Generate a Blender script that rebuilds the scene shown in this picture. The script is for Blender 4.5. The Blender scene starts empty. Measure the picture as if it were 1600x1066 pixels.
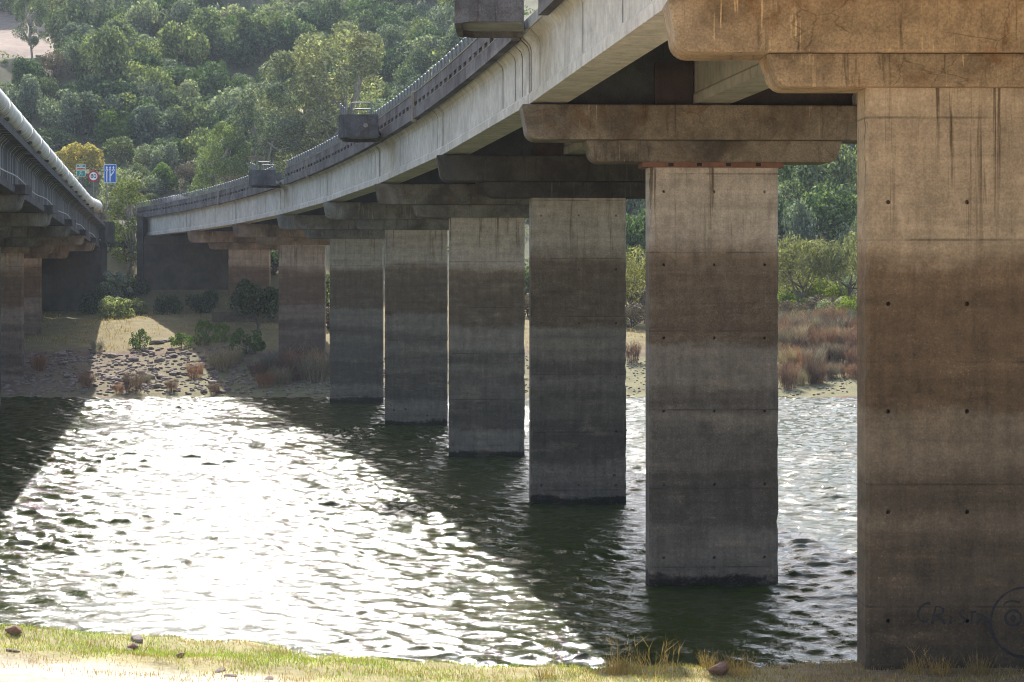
import bpy, bmesh, math, random
import numpy as np
from mathutils import Vector, Matrix, Quaternion
R = math.radians
random.seed(7)
rng = np.random.default_rng(7)
S = bpy.context.scene
COL = S.collection

# ------------------------------------------------------------------ camera, sky, sun, exposure
CAMZ = 8.5                       # eye height above the water (water = 0)
F = 3200.0                       # focal length in pixels of the 1600 px wide photograph
cam_d = bpy.data.cameras.new('camera'); cam = bpy.data.objects.new('camera', cam_d); COL.objects.link(cam)
cam.location = (0, 0, CAMZ); cam.rotation_euler = (R(90), 0, 0)
cam_d.sensor_width = 36; cam_d.lens = 36*F/1600; cam_d.shift_y = -103/1600
cam_d.clip_start = 0.5; cam_d.clip_end = 3000
S.camera = cam

SUN_EL, SUN_AZ = R(40.5), R(-9.8)       # azimuth from +Y towards +X
sun_vec = Vector((math.sin(SUN_AZ)*math.cos(SUN_EL), math.cos(SUN_AZ)*math.cos(SUN_EL), math.sin(SUN_EL)))
W = bpy.data.worlds.new('World'); S.world = W; W.use_nodes = True
wn, wl = W.node_tree.nodes, W.node_tree.links
wn.clear()
sky = wn.new('ShaderNodeTexSky'); sky.sky_type = 'NISHITA'; sky.sun_disc = False
sky.sun_elevation = SUN_EL; sky.sun_rotation = SUN_AZ; sky.dust_density = 1.8; sky.air_density = 1.0
bg = wn.new('ShaderNodeBackground'); bg.inputs[1].default_value = 0.13
wo = wn.new('ShaderNodeOutputWorld')
wl.new(sky.outputs[0], bg.inputs[0]); wl.new(bg.outputs[0], wo.inputs[0])
sd = bpy.data.lights.new('sun', 'SUN'); sd.energy = 4.15; sd.angle = R(0.53); sd.color = (1, .975, .94)
so = bpy.data.objects.new('sun', sd); COL.objects.link(so)
so.rotation_euler = sun_vec.to_track_quat('Z', 'Y').to_euler(); so.location = (0, 0, 60)
S.view_settings.view_transform = 'Standard'; S.view_settings.look = 'None'
S.view_settings.exposure = 1.22; S.view_settings.gamma = 1; S.view_settings.use_curve_mapping = False
S.cycles.use_denoising = True; S.cycles.filter_width = 1.05
S.cycles.max_bounces = 7; S.cycles.diffuse_bounces = 4; S.cycles.glossy_bounces = 3; S.cycles.transmission_bounces = 3
S.cycles.volume_bounces = 0; S.cycles.sample_clamp_indirect = 10; S.cycles.blur_glossy = 1.0

# ------------------------------------------------------------------ object helpers
def link(o, parent=None):
    COL.objects.link(o)
    if parent is not None: o.parent = parent
    return o
def tag(o, label=None, cat=None, group=None, kind=None):
    if label: o['label'] = label
    if cat: o['category'] = cat
    if group: o['group'] = group
    if kind: o['kind'] = kind
    return o
def empty(name, loc=(0, 0, 0), label=None, cat=None, group=None):
    o = bpy.data.objects.new(name, None); o.location = loc; o.empty_display_size = .3
    link(o); return tag(o, label, cat, group)
def copy_tree(o, parent=None):
    c = o.copy(); COL.objects.link(c)
    if parent is not None: c.parent = parent
    for ch in list(o.children): copy_tree(ch, c)
    return c
def PX(px, py, Y):               # world point seen at a pixel of the photograph at distance Y
    return Vector(((px-800)*Y/F, Y, CAMZ+(430-py)*Y/F))

class MB:
    def __init__(s): s.v = []; s.f = []
    def add(s, vs, fs):
        n = len(s.v); s.v += [tuple(p) for p in vs]; s.f += [tuple(i+n for i in f) for f in fs]; return s
    def hexa(s, p):              # 8 corners: bottom 0-3 ccw, top 4-7
        return s.add(p, [(3,2,1,0),(4,5,6,7),(0,1,5,4),(1,2,6,5),(2,3,7,6),(3,0,4,7)])
    def box(s, x0, x1, y0, y1, z0, z1):
        return s.hexa([(x0,y0,z0),(x1,y0,z0),(x1,y1,z0),(x0,y1,z0),(x0,y0,z1),(x1,y0,z1),(x1,y1,z1),(x0,y1,z1)])
    def loft(s, rings, closed=True, caps=True):
        n = len(s.v); k = len(rings[0])
        for r in rings: s.v += [tuple(p) for p in r]
        for i in range(len(rings)-1):
            for j in range(k if closed else k-1):
                a, b = n+i*k+j, n+i*k+(j+1) % k
                s.f.append((a, b, b+k, a+k))
        if caps and closed:
            s.f.append(tuple(n+j for j in reversed(range(k))))
            s.f.append(tuple(n+(len(rings)-1)*k+j for j in range(k)))
        return s
    def tube(s, pts, r, seg=6, caps=True):
        pts = [Vector([float(q) for q in p]) for p in pts]; rings = []; r = [float(q) for q in r] if hasattr(r, '__len__') else float(r)
        rr = r if hasattr(r, '__len__') else [r]*len(pts)
        up = None
        for i, p in enumerate(pts):
            d = (pts[min(i+1, len(pts)-1)]-pts[max(i-1, 0)])
            if d.length < 1e-9: d = Vector((0, 0, 1))
            d.normalize()
            if up is None: up = Vector((0, 0, 1)) if abs(d.z) < .9 else Vector((1, 0, 0))
            a = d.cross(up).normalized(); b = a.cross(d).normalized(); up = b
            rings.append([p+rr[i]*(math.cos(t)*a+math.sin(t)*b) for t in [2*math.pi*j/seg for j in range(seg)]])
        return s.loft(rings, True, caps)
    def disc(s, c, r, y, seg=24, r0=0):   # ring/disc facing -Y
        n = len(s.v); cx, cz = c
        if r0 == 0:
            s.v += [(cx+r*math.cos(2*math.pi*j/seg), y, cz+r*math.sin(2*math.pi*j/seg)) for j in range(seg)]
            s.f.append(tuple(n+j for j in range(seg)))
        else:
            for j in range(seg):
                t = 2*math.pi*j/seg
                s.v += [(cx+r0*math.cos(t), y, cz+r0*math.sin(t)), (cx+r*math.cos(t), y, cz+r*math.sin(t))]
            for j in range(seg):
                a, b = n+2*j, n+2*((j+1) % seg)
                s.f.append((a, a+1, b+1, b))
        return s
    def mesh(s, name, mat, smooth=False, fix=True):
        me = bpy.data.meshes.new(name); me.from_pydata(s.v, [], s.f)
        if fix:
            bm = bmesh.new(); bm.from_mesh(me); bmesh.ops.recalc_face_normals(bm, faces=bm.faces); bm.to_mesh(me); bm.free()
        if mat: me.materials.append(mat)
        if smooth: me.polygons.foreach_set('use_smooth', [True]*len(me.polygons))
        return me
    def build(s, name, mat, parent=None, smooth=False, color=None, bevel=0, fix=True):
        me = s.mesh(name, mat, smooth, fix)
        if bevel:
            bm = bmesh.new(); bm.from_mesh(me)
            es = [e for e in bm.edges if len(e.link_faces) == 2 and e.calc_face_angle(0) > .6]
            bmesh.ops.bevel(bm, geom=es, offset=bevel, segments=2, profile=.6, affect='EDGES', clamp_overlap=True)
            bm.to_mesh(me); bm.free()
        o = bpy.data.objects.new(name, me)
        if color: o.color = (*color, 1)
        return link(o, parent)
def np_mesh(name, verts, faces, mat, smooth=False):     # faces: (n,3) or (n,4) int array
    me = bpy.data.meshes.new(name); n, k = faces.shape
    me.vertices.add(len(verts)); me.vertices.foreach_set('co', np.asarray(verts, np.float32).ravel())
    me.loops.add(n*k); me.loops.foreach_set('vertex_index', faces.astype(np.int32).ravel())
    me.polygons.add(n); me.polygons.foreach_set('loop_start', np.arange(0, n*k, k, dtype=np.int32))
    if smooth: me.polygons.foreach_set('use_smooth', np.ones(n, bool))
    me.update(calc_edges=True)
    if mat: me.materials.append(mat)
    return me

# ------------------------------------------------------------------ material helpers
class NT:
    def __init__(s, name):
        s.m = bpy.data.materials.new(name); s.m.use_nodes = True
        s.n = s.m.node_tree.nodes; s.l = s.m.node_tree.links; s.n.clear()
        s.out = s.n.new('ShaderNodeOutputMaterial')
    def new(s, t, **kw):
        n = s.n.new(t)
        for k, v in kw.items(): setattr(n, k, v)
        return n
    def put(s, inp, v):
        if v is None: return
        if isinstance(v, bpy.types.NodeSocket): s.l.new(v, inp)
        elif isinstance(v, (tuple, list)) and inp.type == 'RGBA' and len(v) == 3: inp.default_value = (*v, 1)
        else: inp.default_value = v
    def mix(s, fac, a, b, mode='MIX'):
        n = s.new('ShaderNodeMix', data_type='RGBA', blend_type=mode)
        s.put(n.inputs[0], fac); s.put(n.inputs[6], a); s.put(n.inputs[7], b); return n.outputs[2]
    def math(s, op, a, b=None, c=None, clamp=False):
        n = s.new('ShaderNodeMath', operation=op, use_clamp=clamp)
        s.put(n.inputs[0], a); s.put(n.inputs[1], b)
        if c is not None: s.put(n.inputs[2], c)
        return n.outputs[0]
    def mapping(s, vec, scale=(1, 1, 1), loc=(0, 0, 0)):
        n = s.new('ShaderNodeMapping'); s.put(n.inputs[0], vec); n.inputs['Scale'].default_value = scale
        s.put(n.inputs['Location'], loc); return n.outputs[0]
    def noise(s, vec, scale, detail=4, rough=.55, dist=0):
        n = s.new('ShaderNodeTexNoise'); s.put(n.inputs['Vector'], vec); n.inputs['Scale'].default_value = scale
        n.inputs['Detail'].default_value = detail; n.inputs['Roughness'].default_value = rough; n.inputs['Distortion'].default_value = dist
        return n.outputs[0]
    def ramp(s, fac, stops, interp='LINEAR'):
        n = s.new('ShaderNodeValToRGB'); e = n.color_ramp.elements; n.color_ramp.interpolation = interp
        while len(e) < len(stops): e.new(.5)
        for el, (p, c) in zip(e, stops):
            el.position = p; el.color = (c, c, c, 1) if not hasattr(c, '__len__') else (*c, 1)
        s.put(n.inputs[0], fac); return n.outputs[0]
    def sstep(s, x, a, b):
        n = s.new('ShaderNodeMapRange', interpolation_type='SMOOTHSTEP')
        s.put(n.inputs[0], x); n.inputs[1].default_value = a; n.inputs[2].default_value = b
        n.inputs[3].default_value = 0; n.inputs[4].default_value = 1; return n.outputs[0]
    def xyz(s, v):
        n = s.new('ShaderNodeSeparateXYZ'); s.put(n.inputs[0], v); return n.outputs
    def bump(s, h, strength=.3, dist=.02):
        n = s.new('ShaderNodeBump'); n.inputs['Strength'].default_value = strength; n.inputs['Distance'].default_value = dist
        s.put(n.inputs['Height'], h); return n.outputs[0]
    def bsdf(s, col, rough=.8, normal=None, spec=.3, metal=0):
        n = s.new('ShaderNodeBsdfPrincipled'); s.put(n.inputs['Base Color'], col); s.put(n.inputs['Roughness'], rough)
        n.inputs['Specular IOR Level'].default_value = spec; n.inputs['Metallic'].default_value = metal
        if normal is not None: s.put(n.inputs['Normal'], normal)
        s.l.new(n.outputs[0], s.out.inputs[0]); return n
    def objvec(s):
        return s.new('ShaderNodeTexCoord').outputs['Object']
    def pos(s):
        return s.new('ShaderNodeNewGeometry').outputs['Position']
    def info(s): return s.new('ShaderNodeObjectInfo')

def concrete(name, pale, dark, mott=.5, streak=.5, warm=None, tide=False, lines=0, rough=.85, efflo=False, grain=.35):
    t = NT(name); p = t.pos(); inf = t.info(); x, y, z = t.xyz(p)
    off = t.math('MULTIPLY', inf.outputs['Random'], 37.0)
    comb = t.new('ShaderNodeCombineXYZ'); t.put(comb.inputs[0], off); t.put(comb.inputs[1], off)
    vadd = t.new('ShaderNodeVectorMath', operation='ADD'); t.put(vadd.inputs[0], p); t.put(vadd.inputs[1], comb.outputs[0])
    v = vadd.outputs[0]
    big = t.noise(v, .55, 6, .62, .4); mid = t.noise(v, 2.6, 6, .65); fine = t.noise(v, 22, 6, .7)
    zs_ = 1.0 if tide else 3.2
    st = t.noise(t.mapping(v, (2.6, 2.6, .09*zs_)), 1.6, 6, .68, .25)
    st2 = t.noise(t.mapping(v, (9, 9, .16*zs_)), 1.2, 4, .65, .2)
    if tide:
        zz = t.math('ADD', t.math('ADD', z, t.math('MULTIPLY', t.math('MULTIPLY', t.math('SUBTRACT', inf.outputs['Random'], .5), .9), t.sstep(z, .4, 1.6))), t.math('MULTIPLY', t.math('SUBTRACT', t.noise(t.mapping(v, (.5, .5, 1.2)), .8, 8, .68), .5), 1.0))
        zz = t.math('ADD', zz, t.math('MULTIPLY', t.math('SUBTRACT', t.noise(t.mapping(v, (1, 1, .6)), 5.5, 6, .75), .5), .42))
        zs = [(0, .012), (.24, .016), (.34, .10), (1.2, .118), (1.45, .068), (2.75, .066), (2.95, .092), (3.9, .085), (4.3, .13), (4.65, .08), (5.0, .09),
              (5.25, .14), (6.2, .145), (6.38, .085), (8.2, .095), (8.75, .13), (9.25, .31), (12.5, .36)]
        warmc = lambda zz_, c: (c*1.06, c*.98, c*.90) if zz_ < 6.3 else ((c*1.18, c*.95, c*.74) if zz_ < 9 else (c*1.06, c*.98, c*.88))
        col = t.ramp(t.math('DIVIDE', zz, 12.5), [(a/12.5, warmc(a, c)) for a, c in zs])
        below = t.math('SUBTRACT', 1, t.sstep(z, 8.4, 9.2))
        # speckled lime and mussel marks under the flood line, soft mottling over all of it
        sp = t.sstep(t.noise(v, 26, 4, .7), .57, .66)
        patch = t.sstep(t.noise(t.mapping(v, (.5, .5, 1.6)), 1.3, 6, .7), .5, .72)
        col = t.mix(t.math('MULTIPLY', t.math('MULTIPLY', sp, below), t.math('MULTIPLY_ADD', patch, .6, .22)), col, (.33, .29, .24))
        col = t.mix(t.math('MULTIPLY', patch, t.math('MULTIPLY', below, .4)), col, (.21, .18, .145))
        bands = t.noise(t.mapping(v, (.05, .05, 1.0)), 3.2, 4, .7)
        col = t.mix(1, col, t.ramp(bands, [(.28, .80), (.5, 1.0), (.74, 1.17)]), 'MULTIPLY')
        vs = t.noise(t.mapping(v, (3.5, 3.5, .35)), 1.5, 6, .7)
        col = t.mix(1, col, t.ramp(vs, [(.28, .80), (.5, 1.0), (.72, 1.17)]), 'MULTIPLY')
        gr = t.noise(v, 8.5, 5, .75)
        col = t.mix(1, col, t.ramp(gr, [(.3, .86), (.5, 1.0), (.7, 1.14)]), 'MULTIPLY')
        # round dark spots of mussels low on the pier
        vo = t.new('ShaderNodeTexVoronoi'); t.put(vo.inputs['Vector'], v); vo.inputs['Scale'].default_value = 2.3
        spot = t.math('MULTIPLY', t.math('SUBTRACT', 1, t.sstep(vo.outputs['Distance'], .10, .17)), t.math('MULTIPLY', t.math('SUBTRACT', 1, t.sstep(z, .9, 1.7)), t.sstep(t.noise(v, .8, 2), .45, .55)))
        col = t.mix(t.math('MULTIPLY', spot, .75), col, (.02, .018, .016))
        # pour joints every 2.15 m
        jm = t.math('ABSOLUTE', t.math('SUBTRACT', t.math('MODULO', t.math('ADD', z, .55), 2.15), 1.07))
        jl = t.math('MULTIPLY', t.math('SUBTRACT', 1, t.sstep(jm, .008, .03)), t.sstep(t.noise(v, 1.1, 3), .35, .6))
        col = t.mix(t.math('MULTIPLY', jl, .5), col, (.03, .026, .022))
        top = t.sstep(z, 8.0, 11.3)
        sk = t.math('MULTIPLY', t.sstep(st, .54, .62), t.sstep(st2, .42, .56))
        col = t.mix(t.math('MULTIPLY', sk, t.math('MULTIPLY', top, streak)), col, (.06, .045, .033))
    else:
        col = t.mix(t.math('MULTIPLY', t.sstep(big, .36, .7), mott), pale, dark)
        sk = t.math('MULTIPLY', t.sstep(st, .52, .68), t.sstep(st2, .4, .6))
        col = t.mix(t.math('MULTIPLY', sk, streak), col, tuple(c*.55 for c in dark))
        if warm: col = t.mix(t.math('MULTIPLY', t.sstep(t.noise(v, .9, 5, .65, .8), .5, .68), .6), col, warm)
    if efflo:
        e1 = t.noise(t.mapping(v, (14, 14, .7)), 1.0, 2, .5)
        e2 = t.sstep(t.noise(t.mapping(v, (.9, .9, .4)), 1, 3), .5, .62)
        col = t.mix(t.math('MULTIPLY', t.math('MULTIPLY', t.sstep(e1, .62, .67), e2), .8), col, (.5, .44, .34))
        w = t.new('ShaderNodeTexVoronoi', feature='DISTANCE_TO_EDGE'); t.put(w.inputs['Vector'], t.mix(.18, v, t.new('ShaderNodeTexNoise').outputs[1])); w.inputs['Scale'].default_value = 1.1
        crk = t.math('MULTIPLY', t.math('SUBTRACT', 1, t.sstep(w.outputs[0], .004, .016)), t.sstep(t.noise(v, .45, 3), .5, .62))
        col = t.mix(t.math('MULTIPLY', crk, .38), col, (.03, .02, .014))
    if lines:
        lm = t.math('ABSOLUTE', t.math('SUBTRACT', t.math('MODULO', t.math('ADD', y, 200.0), lines), lines/2))
        ll = t.math('MULTIPLY', t.math('SUBTRACT', 1, t.sstep(lm, .006, .022)), t.sstep(t.noise(t.mapping(v, (1, 1, .15)), 1.7, 2), .47, .58))
        col = t.mix(t.math('MULTIPLY', ll, .55), col, tuple(c*.3 for c in dark))
    col = t.mix(1, col, t.ramp(mid, [(.25, .74), (.5, 1), (.75, 1.22)]), 'MULTIPLY')
    col = t.mix(1, col, t.ramp(fine, [(.25, 1-grain), (.5, 1), (.75, 1+grain)]), 'MULTIPLY')
    col = t.mix(1, col, inf.outputs['Color'], 'MULTIPLY')
    h = t.math('ADD', t.math('MULTIPLY', fine, .6), t.math('MULTIPLY', mid, .6))
    t.bsdf(col, rough, t.bump(h, .45, .015), .25)
    return t.m

def plain(name, col, rough=.6, var=.25, scale=6, metal=0, spec=.4, bump=0):
    t = NT(name); v = t.objvec(); n = t.noise(v, scale, 5, .6)
    c = t.mix(1, col, t.ramp(n, [(.25, 1-var), (.5, 1), (.75, 1+var)]), 'MULTIPLY')
    t.bsdf(c, rough, t.bump(n, bump, .02) if bump else None, spec, metal); return t.m

def leaf(name, col, trans=.35, var=.45, tip=None):
    t = NT(name); g = t.new('ShaderNodeNewGeometry'); inf = t.info()
    rp = g.outputs['Random Per Island']
    c = t.mix(1, col, t.ramp(rp, [(0, 1-var), (.6, 1.0), (1, 1+var)]), 'MULTIPLY')
    if tip: c = t.mix(t.math('MULTIPLY', t.sstep(rp, .72, .9), .6), c, tip)
    c = t.mix(1, c, t.ramp(inf.outputs['Random'], [(0, (.62, .70, .74)), (.5, (1, 1, 1)), (1, (1.35, 1.25, 1.0))]), 'MULTIPLY')
    c = t.mix(1, c, inf.outputs['Color'], 'MULTIPLY')
    d = t.new('ShaderNodeBsdfDiffuse'); t.put(d.inputs[0], c)
    tr = t.new('ShaderNodeBsdfTranslucent'); t.put(tr.inputs[0], t.mix(1, c, (1.0, 1.15, .65), 'MULTIPLY'))
    gl = t.new('ShaderNodeBsdfGlossy'); gl.inputs['Roughness'].default_value = .6; t.put(gl.inputs[0], (.9, .9, .9))
    m1 = t.new('ShaderNodeMixShader'); m1.inputs[0].default_value = trans; t.l.new(d.outputs[0], m1.inputs[1]); t.l.new(tr.outputs[0], m1.inputs[2])
    m2 = t.new('ShaderNodeMixShader'); m2.inputs[0].default_value = .025; t.l.new(m1.outputs[0], m2.inputs[1]); t.l.new(gl.outputs[0], m2.inputs[2])
    t.l.new(m2.outputs[0], t.out.inputs[0]); return t.m

M = {}
M['pier'] = concrete('pier_concrete', (.3, .27, .23), (.12, .1, .08), tide=True, streak=.85, grain=.3)
M['cap'] = concrete('cap_concrete', (.31, .275, .23), (.085, .072, .058), .95, .7, warm=(.15, .088, .042), efflo=True, grain=.45)
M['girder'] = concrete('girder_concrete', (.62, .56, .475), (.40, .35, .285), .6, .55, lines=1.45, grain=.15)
M['slab'] = concrete('slab_concrete', (.34, .33, .29), (.2, .19, .16), .6, .3, lines=1.0, grain=.2)
M['dark'] = concrete('weathered_parapet_concrete', (.15, .135, .13), (.035, .031, .032), .95, .7, warm=(.10, .06, .045), grain=.5)
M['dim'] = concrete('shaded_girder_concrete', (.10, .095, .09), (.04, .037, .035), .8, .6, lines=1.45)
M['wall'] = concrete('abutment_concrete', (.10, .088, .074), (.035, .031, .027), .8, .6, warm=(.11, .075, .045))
M['post'] = concrete('post_concrete', (.36, .30, .23), (.22, .17, .12), .6, .5)
M['joint'] = plain('dark_joint', (.025, .023, .02), .9)
M['paljoint'] = plain('pale_joint', (.55, .54, .50), .8, .3)
M['plank'] = plain('rusty_plank', (.19, .085, .05), .85, .4, 5, bump=.3)
M['notch'] = plain('notch_dark', (.02, .016, .013), .9)
M['steel'] = plain('galvanized_steel', (.20, .20, .20), .6, .35, 9, metal=.25)
M['asphalt'] = plain('asphalt', (.05, .05, .05), .9, .3, 3, bump=.3)
M['paint'] = plain('black_spray_paint', (.03, .028, .028), .8, .5, 14)
M['conduit'] = plain('conduit_plastic', (.5, .5, .48), .6, .3, 2)
M['bark'] = plain('bark', (.13, .11, .09), .95, .5, 3, bump=.6)
M['palebark'] = plain('pale_bark', (.30, .27, .22), .9, .45, 2, bump=.4)
M['stone'] = plain('bank_stone', (.235, .18, .15), .95, .5, 2.2, bump=.6)
M['redstone'] = plain('brown_stone', (.24, .14, .10), .95, .4, 6, bump=.6)
M['boulder'] = plain('grey_boulder', (.10, .10, .115), .95, .45, .8, bump=.8)
M['s_green'] = plain('sign_green', (.005, .22, .16), .4, .05)
M['s_orange'] = plain('sign_orange', (.62, .13, .02), .4, .05)
M['s_white'] = plain('sign_white', (.8, .8, .8), .4, .04)
M['s_red'] = plain('sign_red', (.42, .01, .03), .4, .05)
M['s_blue'] = plain('sign_blue', (.004, .1, .42), .4, .05)
M['s_black'] = plain('sign_black', (.02, .02, .02), .5, .05)

def pipe_mat():
    t = NT('pipe_coating'); v = t.objvec(); p = t.pos(); g = t.new('ShaderNodeNewGeometry'); nx, ny, nz = t.xyz(g.outputs['Normal'])
    st = t.noise(t.mapping(p, (.4, 2.6, .4)), 1.3, 6, .7); st2 = t.noise(t.mapping(p, (.5, 9, .5)), 1, 4, .6)
    under = t.sstep(t.math('MULTIPLY', nz, -1), -.25, .8)     # drips gather on the belly of the pipe
    c = t.mix(t.math('MULTIPLY', t.sstep(st, .42, .66), t.math('MULTIPLY_ADD', under, .55, .18)), (.80, .76, .68), (.27, .20, .13))
    c = t.mix(t.math('MULTIPLY', t.sstep(st2, .58, .68), t.math('MULTIPLY_ADD', under, .4, .25)), c, (.15, .12, .09))
    c = t.mix(t.math('MULTIPLY', t.sstep(t.noise(p, .12, 3), .5, .7), .3), c, (.5, .32, .18))
    t.bsdf(c, .7, t.bump(st2, .1, .01), .3); return t.m
M['pipe'] = pipe_mat()

def ground_mat():
    t = NT('ground_soil'); a = t.new('ShaderNodeAttribute', attribute_name='Col'); p = t.pos()
    n1 = t.noise(p, .7, 6, .65); n2 = t.noise(p, 7, 6, .7); n3 = t.noise(p, 30, 4, .7)
    c = t.mix(1, a.outputs[0], t.ramp(n1, [(.25, .72), (.5, 1), (.75, 1.25)]), 'MULTIPLY')
    c = t.mix(1, c, t.ramp(n2, [(.25, .7), (.5, 1), (.75, 1.25)]), 'MULTIPLY')
    c = t.mix(1, c, t.ramp(n3, [(.3, .75), (.5, 1), (.7, 1.2)]), 'MULTIPLY')
    t.bsdf(c, .95, t.bump(t.math('ADD', n2, n3), .6, .05), .1); return t.m
M['ground'] = ground_mat()

def water_mat():
    t = NT('river_water'); p = t.pos()
    n1 = t.noise(t.mapping(p, (1.0, 1.3, 1)), 7.5, 4, .62, .5)
    n2 = t.noise(p, .09, 3, .6)
    c = t.mix(t.sstep(n2, .35, .65), (.026, .036, .006), (.036, .042, .010))
    b = t.bsdf(c, .06, t.bump(n1, .5, .045), .5); b.inputs['IOR'].default_value = 1.333
    return t.m
M['water'] = water_mat()

# ------------------------------------------------------------------ bridge alignments
PY = [16, 36, 56, 76, 96, 116, 136, 156, 176]
PC = [9.9, 7.96, 5.56, 2.47, -1.16, -5.4, -10.4, -16.04, -22.4]
_poly = np.polyfit(PY+[194, 210], PC+[-29.7, -36.6], 5)
def XC(y): return float(np.polyval(_poly, y))
_capb = [3.5, 3.29, 3.08, 2.87, 2.70, 2.56, 2.42, 2.30, 2.20]
def CAPB(y): return CAPZ(y)-1.56
def CAPZ(y): return CAMZ+1.56+float(np.interp(y, PY+[215], _capb+[1.99]))
GH = 1.86
def HS(y): return CAPZ(y)+GH
def LXR(y): return -21.3-.165*(y-88)          # right end of the left bridge's caps
def LCX(y): return LXR(y)-6.15
def LCAPZ(y): return CAMZ+1.37+.01*(168-y)+1.30
def LHS(y): return LCAPZ(y)+GH
WATER_FAR = 142.0

# ------------------------------------------------------------------ terrain
def vnoise(x, y, seed, scale):
    r = np.random.default_rng(seed); out = 0
    for k in range(9):
        a = r.uniform(0, 2*math.pi); f = r.uniform(.5, 1.8)/scale; ph = r.uniform(0, 6.28)
        out = out+np.sin((x*math.cos(a)+y*math.sin(a))*f*2*math.pi+ph)
    return out/4.0
def terrain_h(x, y):
    x = np.asarray(x, float); y = np.asarray(y, float)
    far = np.interp(y, [36, 39.5, 44, 60, 125, 136, 142, 150, 156, 160, 168, 176, 185, 195, 205, 215, 520],
                       [0, -.6, -1.6, -3, -3, -1.2, 0, 1.05, 2.0, 2.7, 3.7, 4.55, 5.0, 5.6, 7.6, 10.6, 102])
    far = far+np.where(y > 138, vnoise(x, y, 3, 9)*.10+vnoise(x, y, 4, 2.2)*.05, 0)
    hillm = np.clip((y-225)/60, 0, 1)
    far = far+hillm*vnoise(x, y, 5, 90)*5+np.clip((y-215)/15, 0, 1)*vnoise(x, y, 6, 18)*.5
    # road embankment behind the two abutments
    wx = np.clip((x+95)/14, 0, 1)*np.clip((-13-x)/9, 0, 1)
    emb = np.interp(y, [186, 190, 206, 228, 240], [4.5, 5.4, 14.0, 14.3, 14.3])
    far = far+wx*np.clip((y-186)/3, 0, 1)*np.maximum(emb-far, 0)*np.clip((246-y)/10, 0, 1)
    # near bank
    hb = np.interp(x, [-30, -9, -3.4, 0, 6, 30], [2.4, 2.26, 1.78, 1.52, 1.56, 1.7])
    crest = 36.4+vnoise(x, 0*y, 8, 5)*.22+np.exp(-((x+4.6)/.8)**2)*.5+np.clip((x-6.5)/1.0, 0, 1)*2.2
    near = np.where(y > crest, hb-(y-crest)*.62, hb+(crest-y)*.015+np.clip(29-y, 0, 40)*.19)
    near = near+(vnoise(x, y, 9, 3)*.04+vnoise(x, y, 10, .9)*.018)*(y < 40)
    near = np.where(y < 6, np.minimum(near, 6.6), near)
    return np.where(y < 60, np.maximum(near, far*0+np.where(y < 44, -1.6, -3)), far)
def th(x, y): return float(terrain_h(np.array([x]), np.array([y]))[0])
def axis(segs):
    out = []
    for a, b, d in segs: out += list(np.arange(a, b, d))
    return np.array(out+[segs[-1][1]])
def build_ground():
    xs = axis([(-320, -80, 6), (-80, -50, 1.5), (-50, -14, .6), (-14, 14, .2), (14, 40, .7), (40, 80, 2), (80, 320, 6)])
    ys = axis([(-60, 20, 3), (20, 28, .8), (28, 40, .16), (40, 60, 2), (60, 134, 6), (134, 200, .55), (200, 260, 1.5), (260, 400, 3.5), (400, 520, 8)])
    X, Y = np.meshgrid(xs, ys); Z = terrain_h(X, Y)
    v = np.stack([X, Y, Z], -1).reshape(-1, 3); nx, ny = len(xs), len(ys)
    i = np.arange(nx*ny).reshape(ny, nx)
    f = np.stack([i[:-1, :-1], i[:-1, 1:], i[1:, 1:], i[1:, :-1]], -1).reshape(-1, 4)
    me = np_mesh('ground', v, f, M['ground'], True)
    x, y, z = v.T
    c = np.zeros((len(v), 4)); c[:, 3] = 1
    def put(mask, col): c[:, :3] = c[:, :3]*(1-mask[:, None])+np.array(col)*mask[:, None]
    put(np.ones(len(v)), (.14, .115, .075))
    n = vnoise(x, y, 21, 3)
    put(((y > 130) & (y < 161)).astype(float), (.185, .122, .094))
    put(np.clip((y-158-n*1.2)/3, 0, 1)*(y < 205), (.22, .175, .085))
    put(np.clip(1-np.abs(y-143.4-n*.4)/1.0, 0, 1)*.7, (.17, .16, .06))
    put(np.clip((y-195)/15, 0, 1), (.125, .115, .065))
    put(np.clip((x+40)/20, 0, 1)*((y > 142) & (y < 158)), (.20, .18, .095))
    put(np.clip((-68-x)/5+vnoise(x, y, 22, 12)*.5, 0, 1)*np.clip((y-296-vnoise(x, y, 23, 14)*3)/6, 0, 1), (.29, .215, .165))
    put((y < 60).astype(float), (.62, .51, .39))
    put(np.clip((y-33.2-n*.35)/.8, 0, 1)*(y < 60)*.75, (.30, .26, .09))
    put(np.clip((.35-z)/.3, 0, 1)*(y < 60), (.10, .08, .05))
    put(np.clip((x-4.2)/1.0, 0, 1)*((y > 31) & (y < 60)), (.28, .205, .13))
    at = me.color_attributes.new('Col', 'FLOAT_COLOR', 'POINT'); at.data.foreach_set('color', c.ravel())
    tag(link(bpy.data.objects.new('ground', me)), kind='structure')
build_ground()

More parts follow.
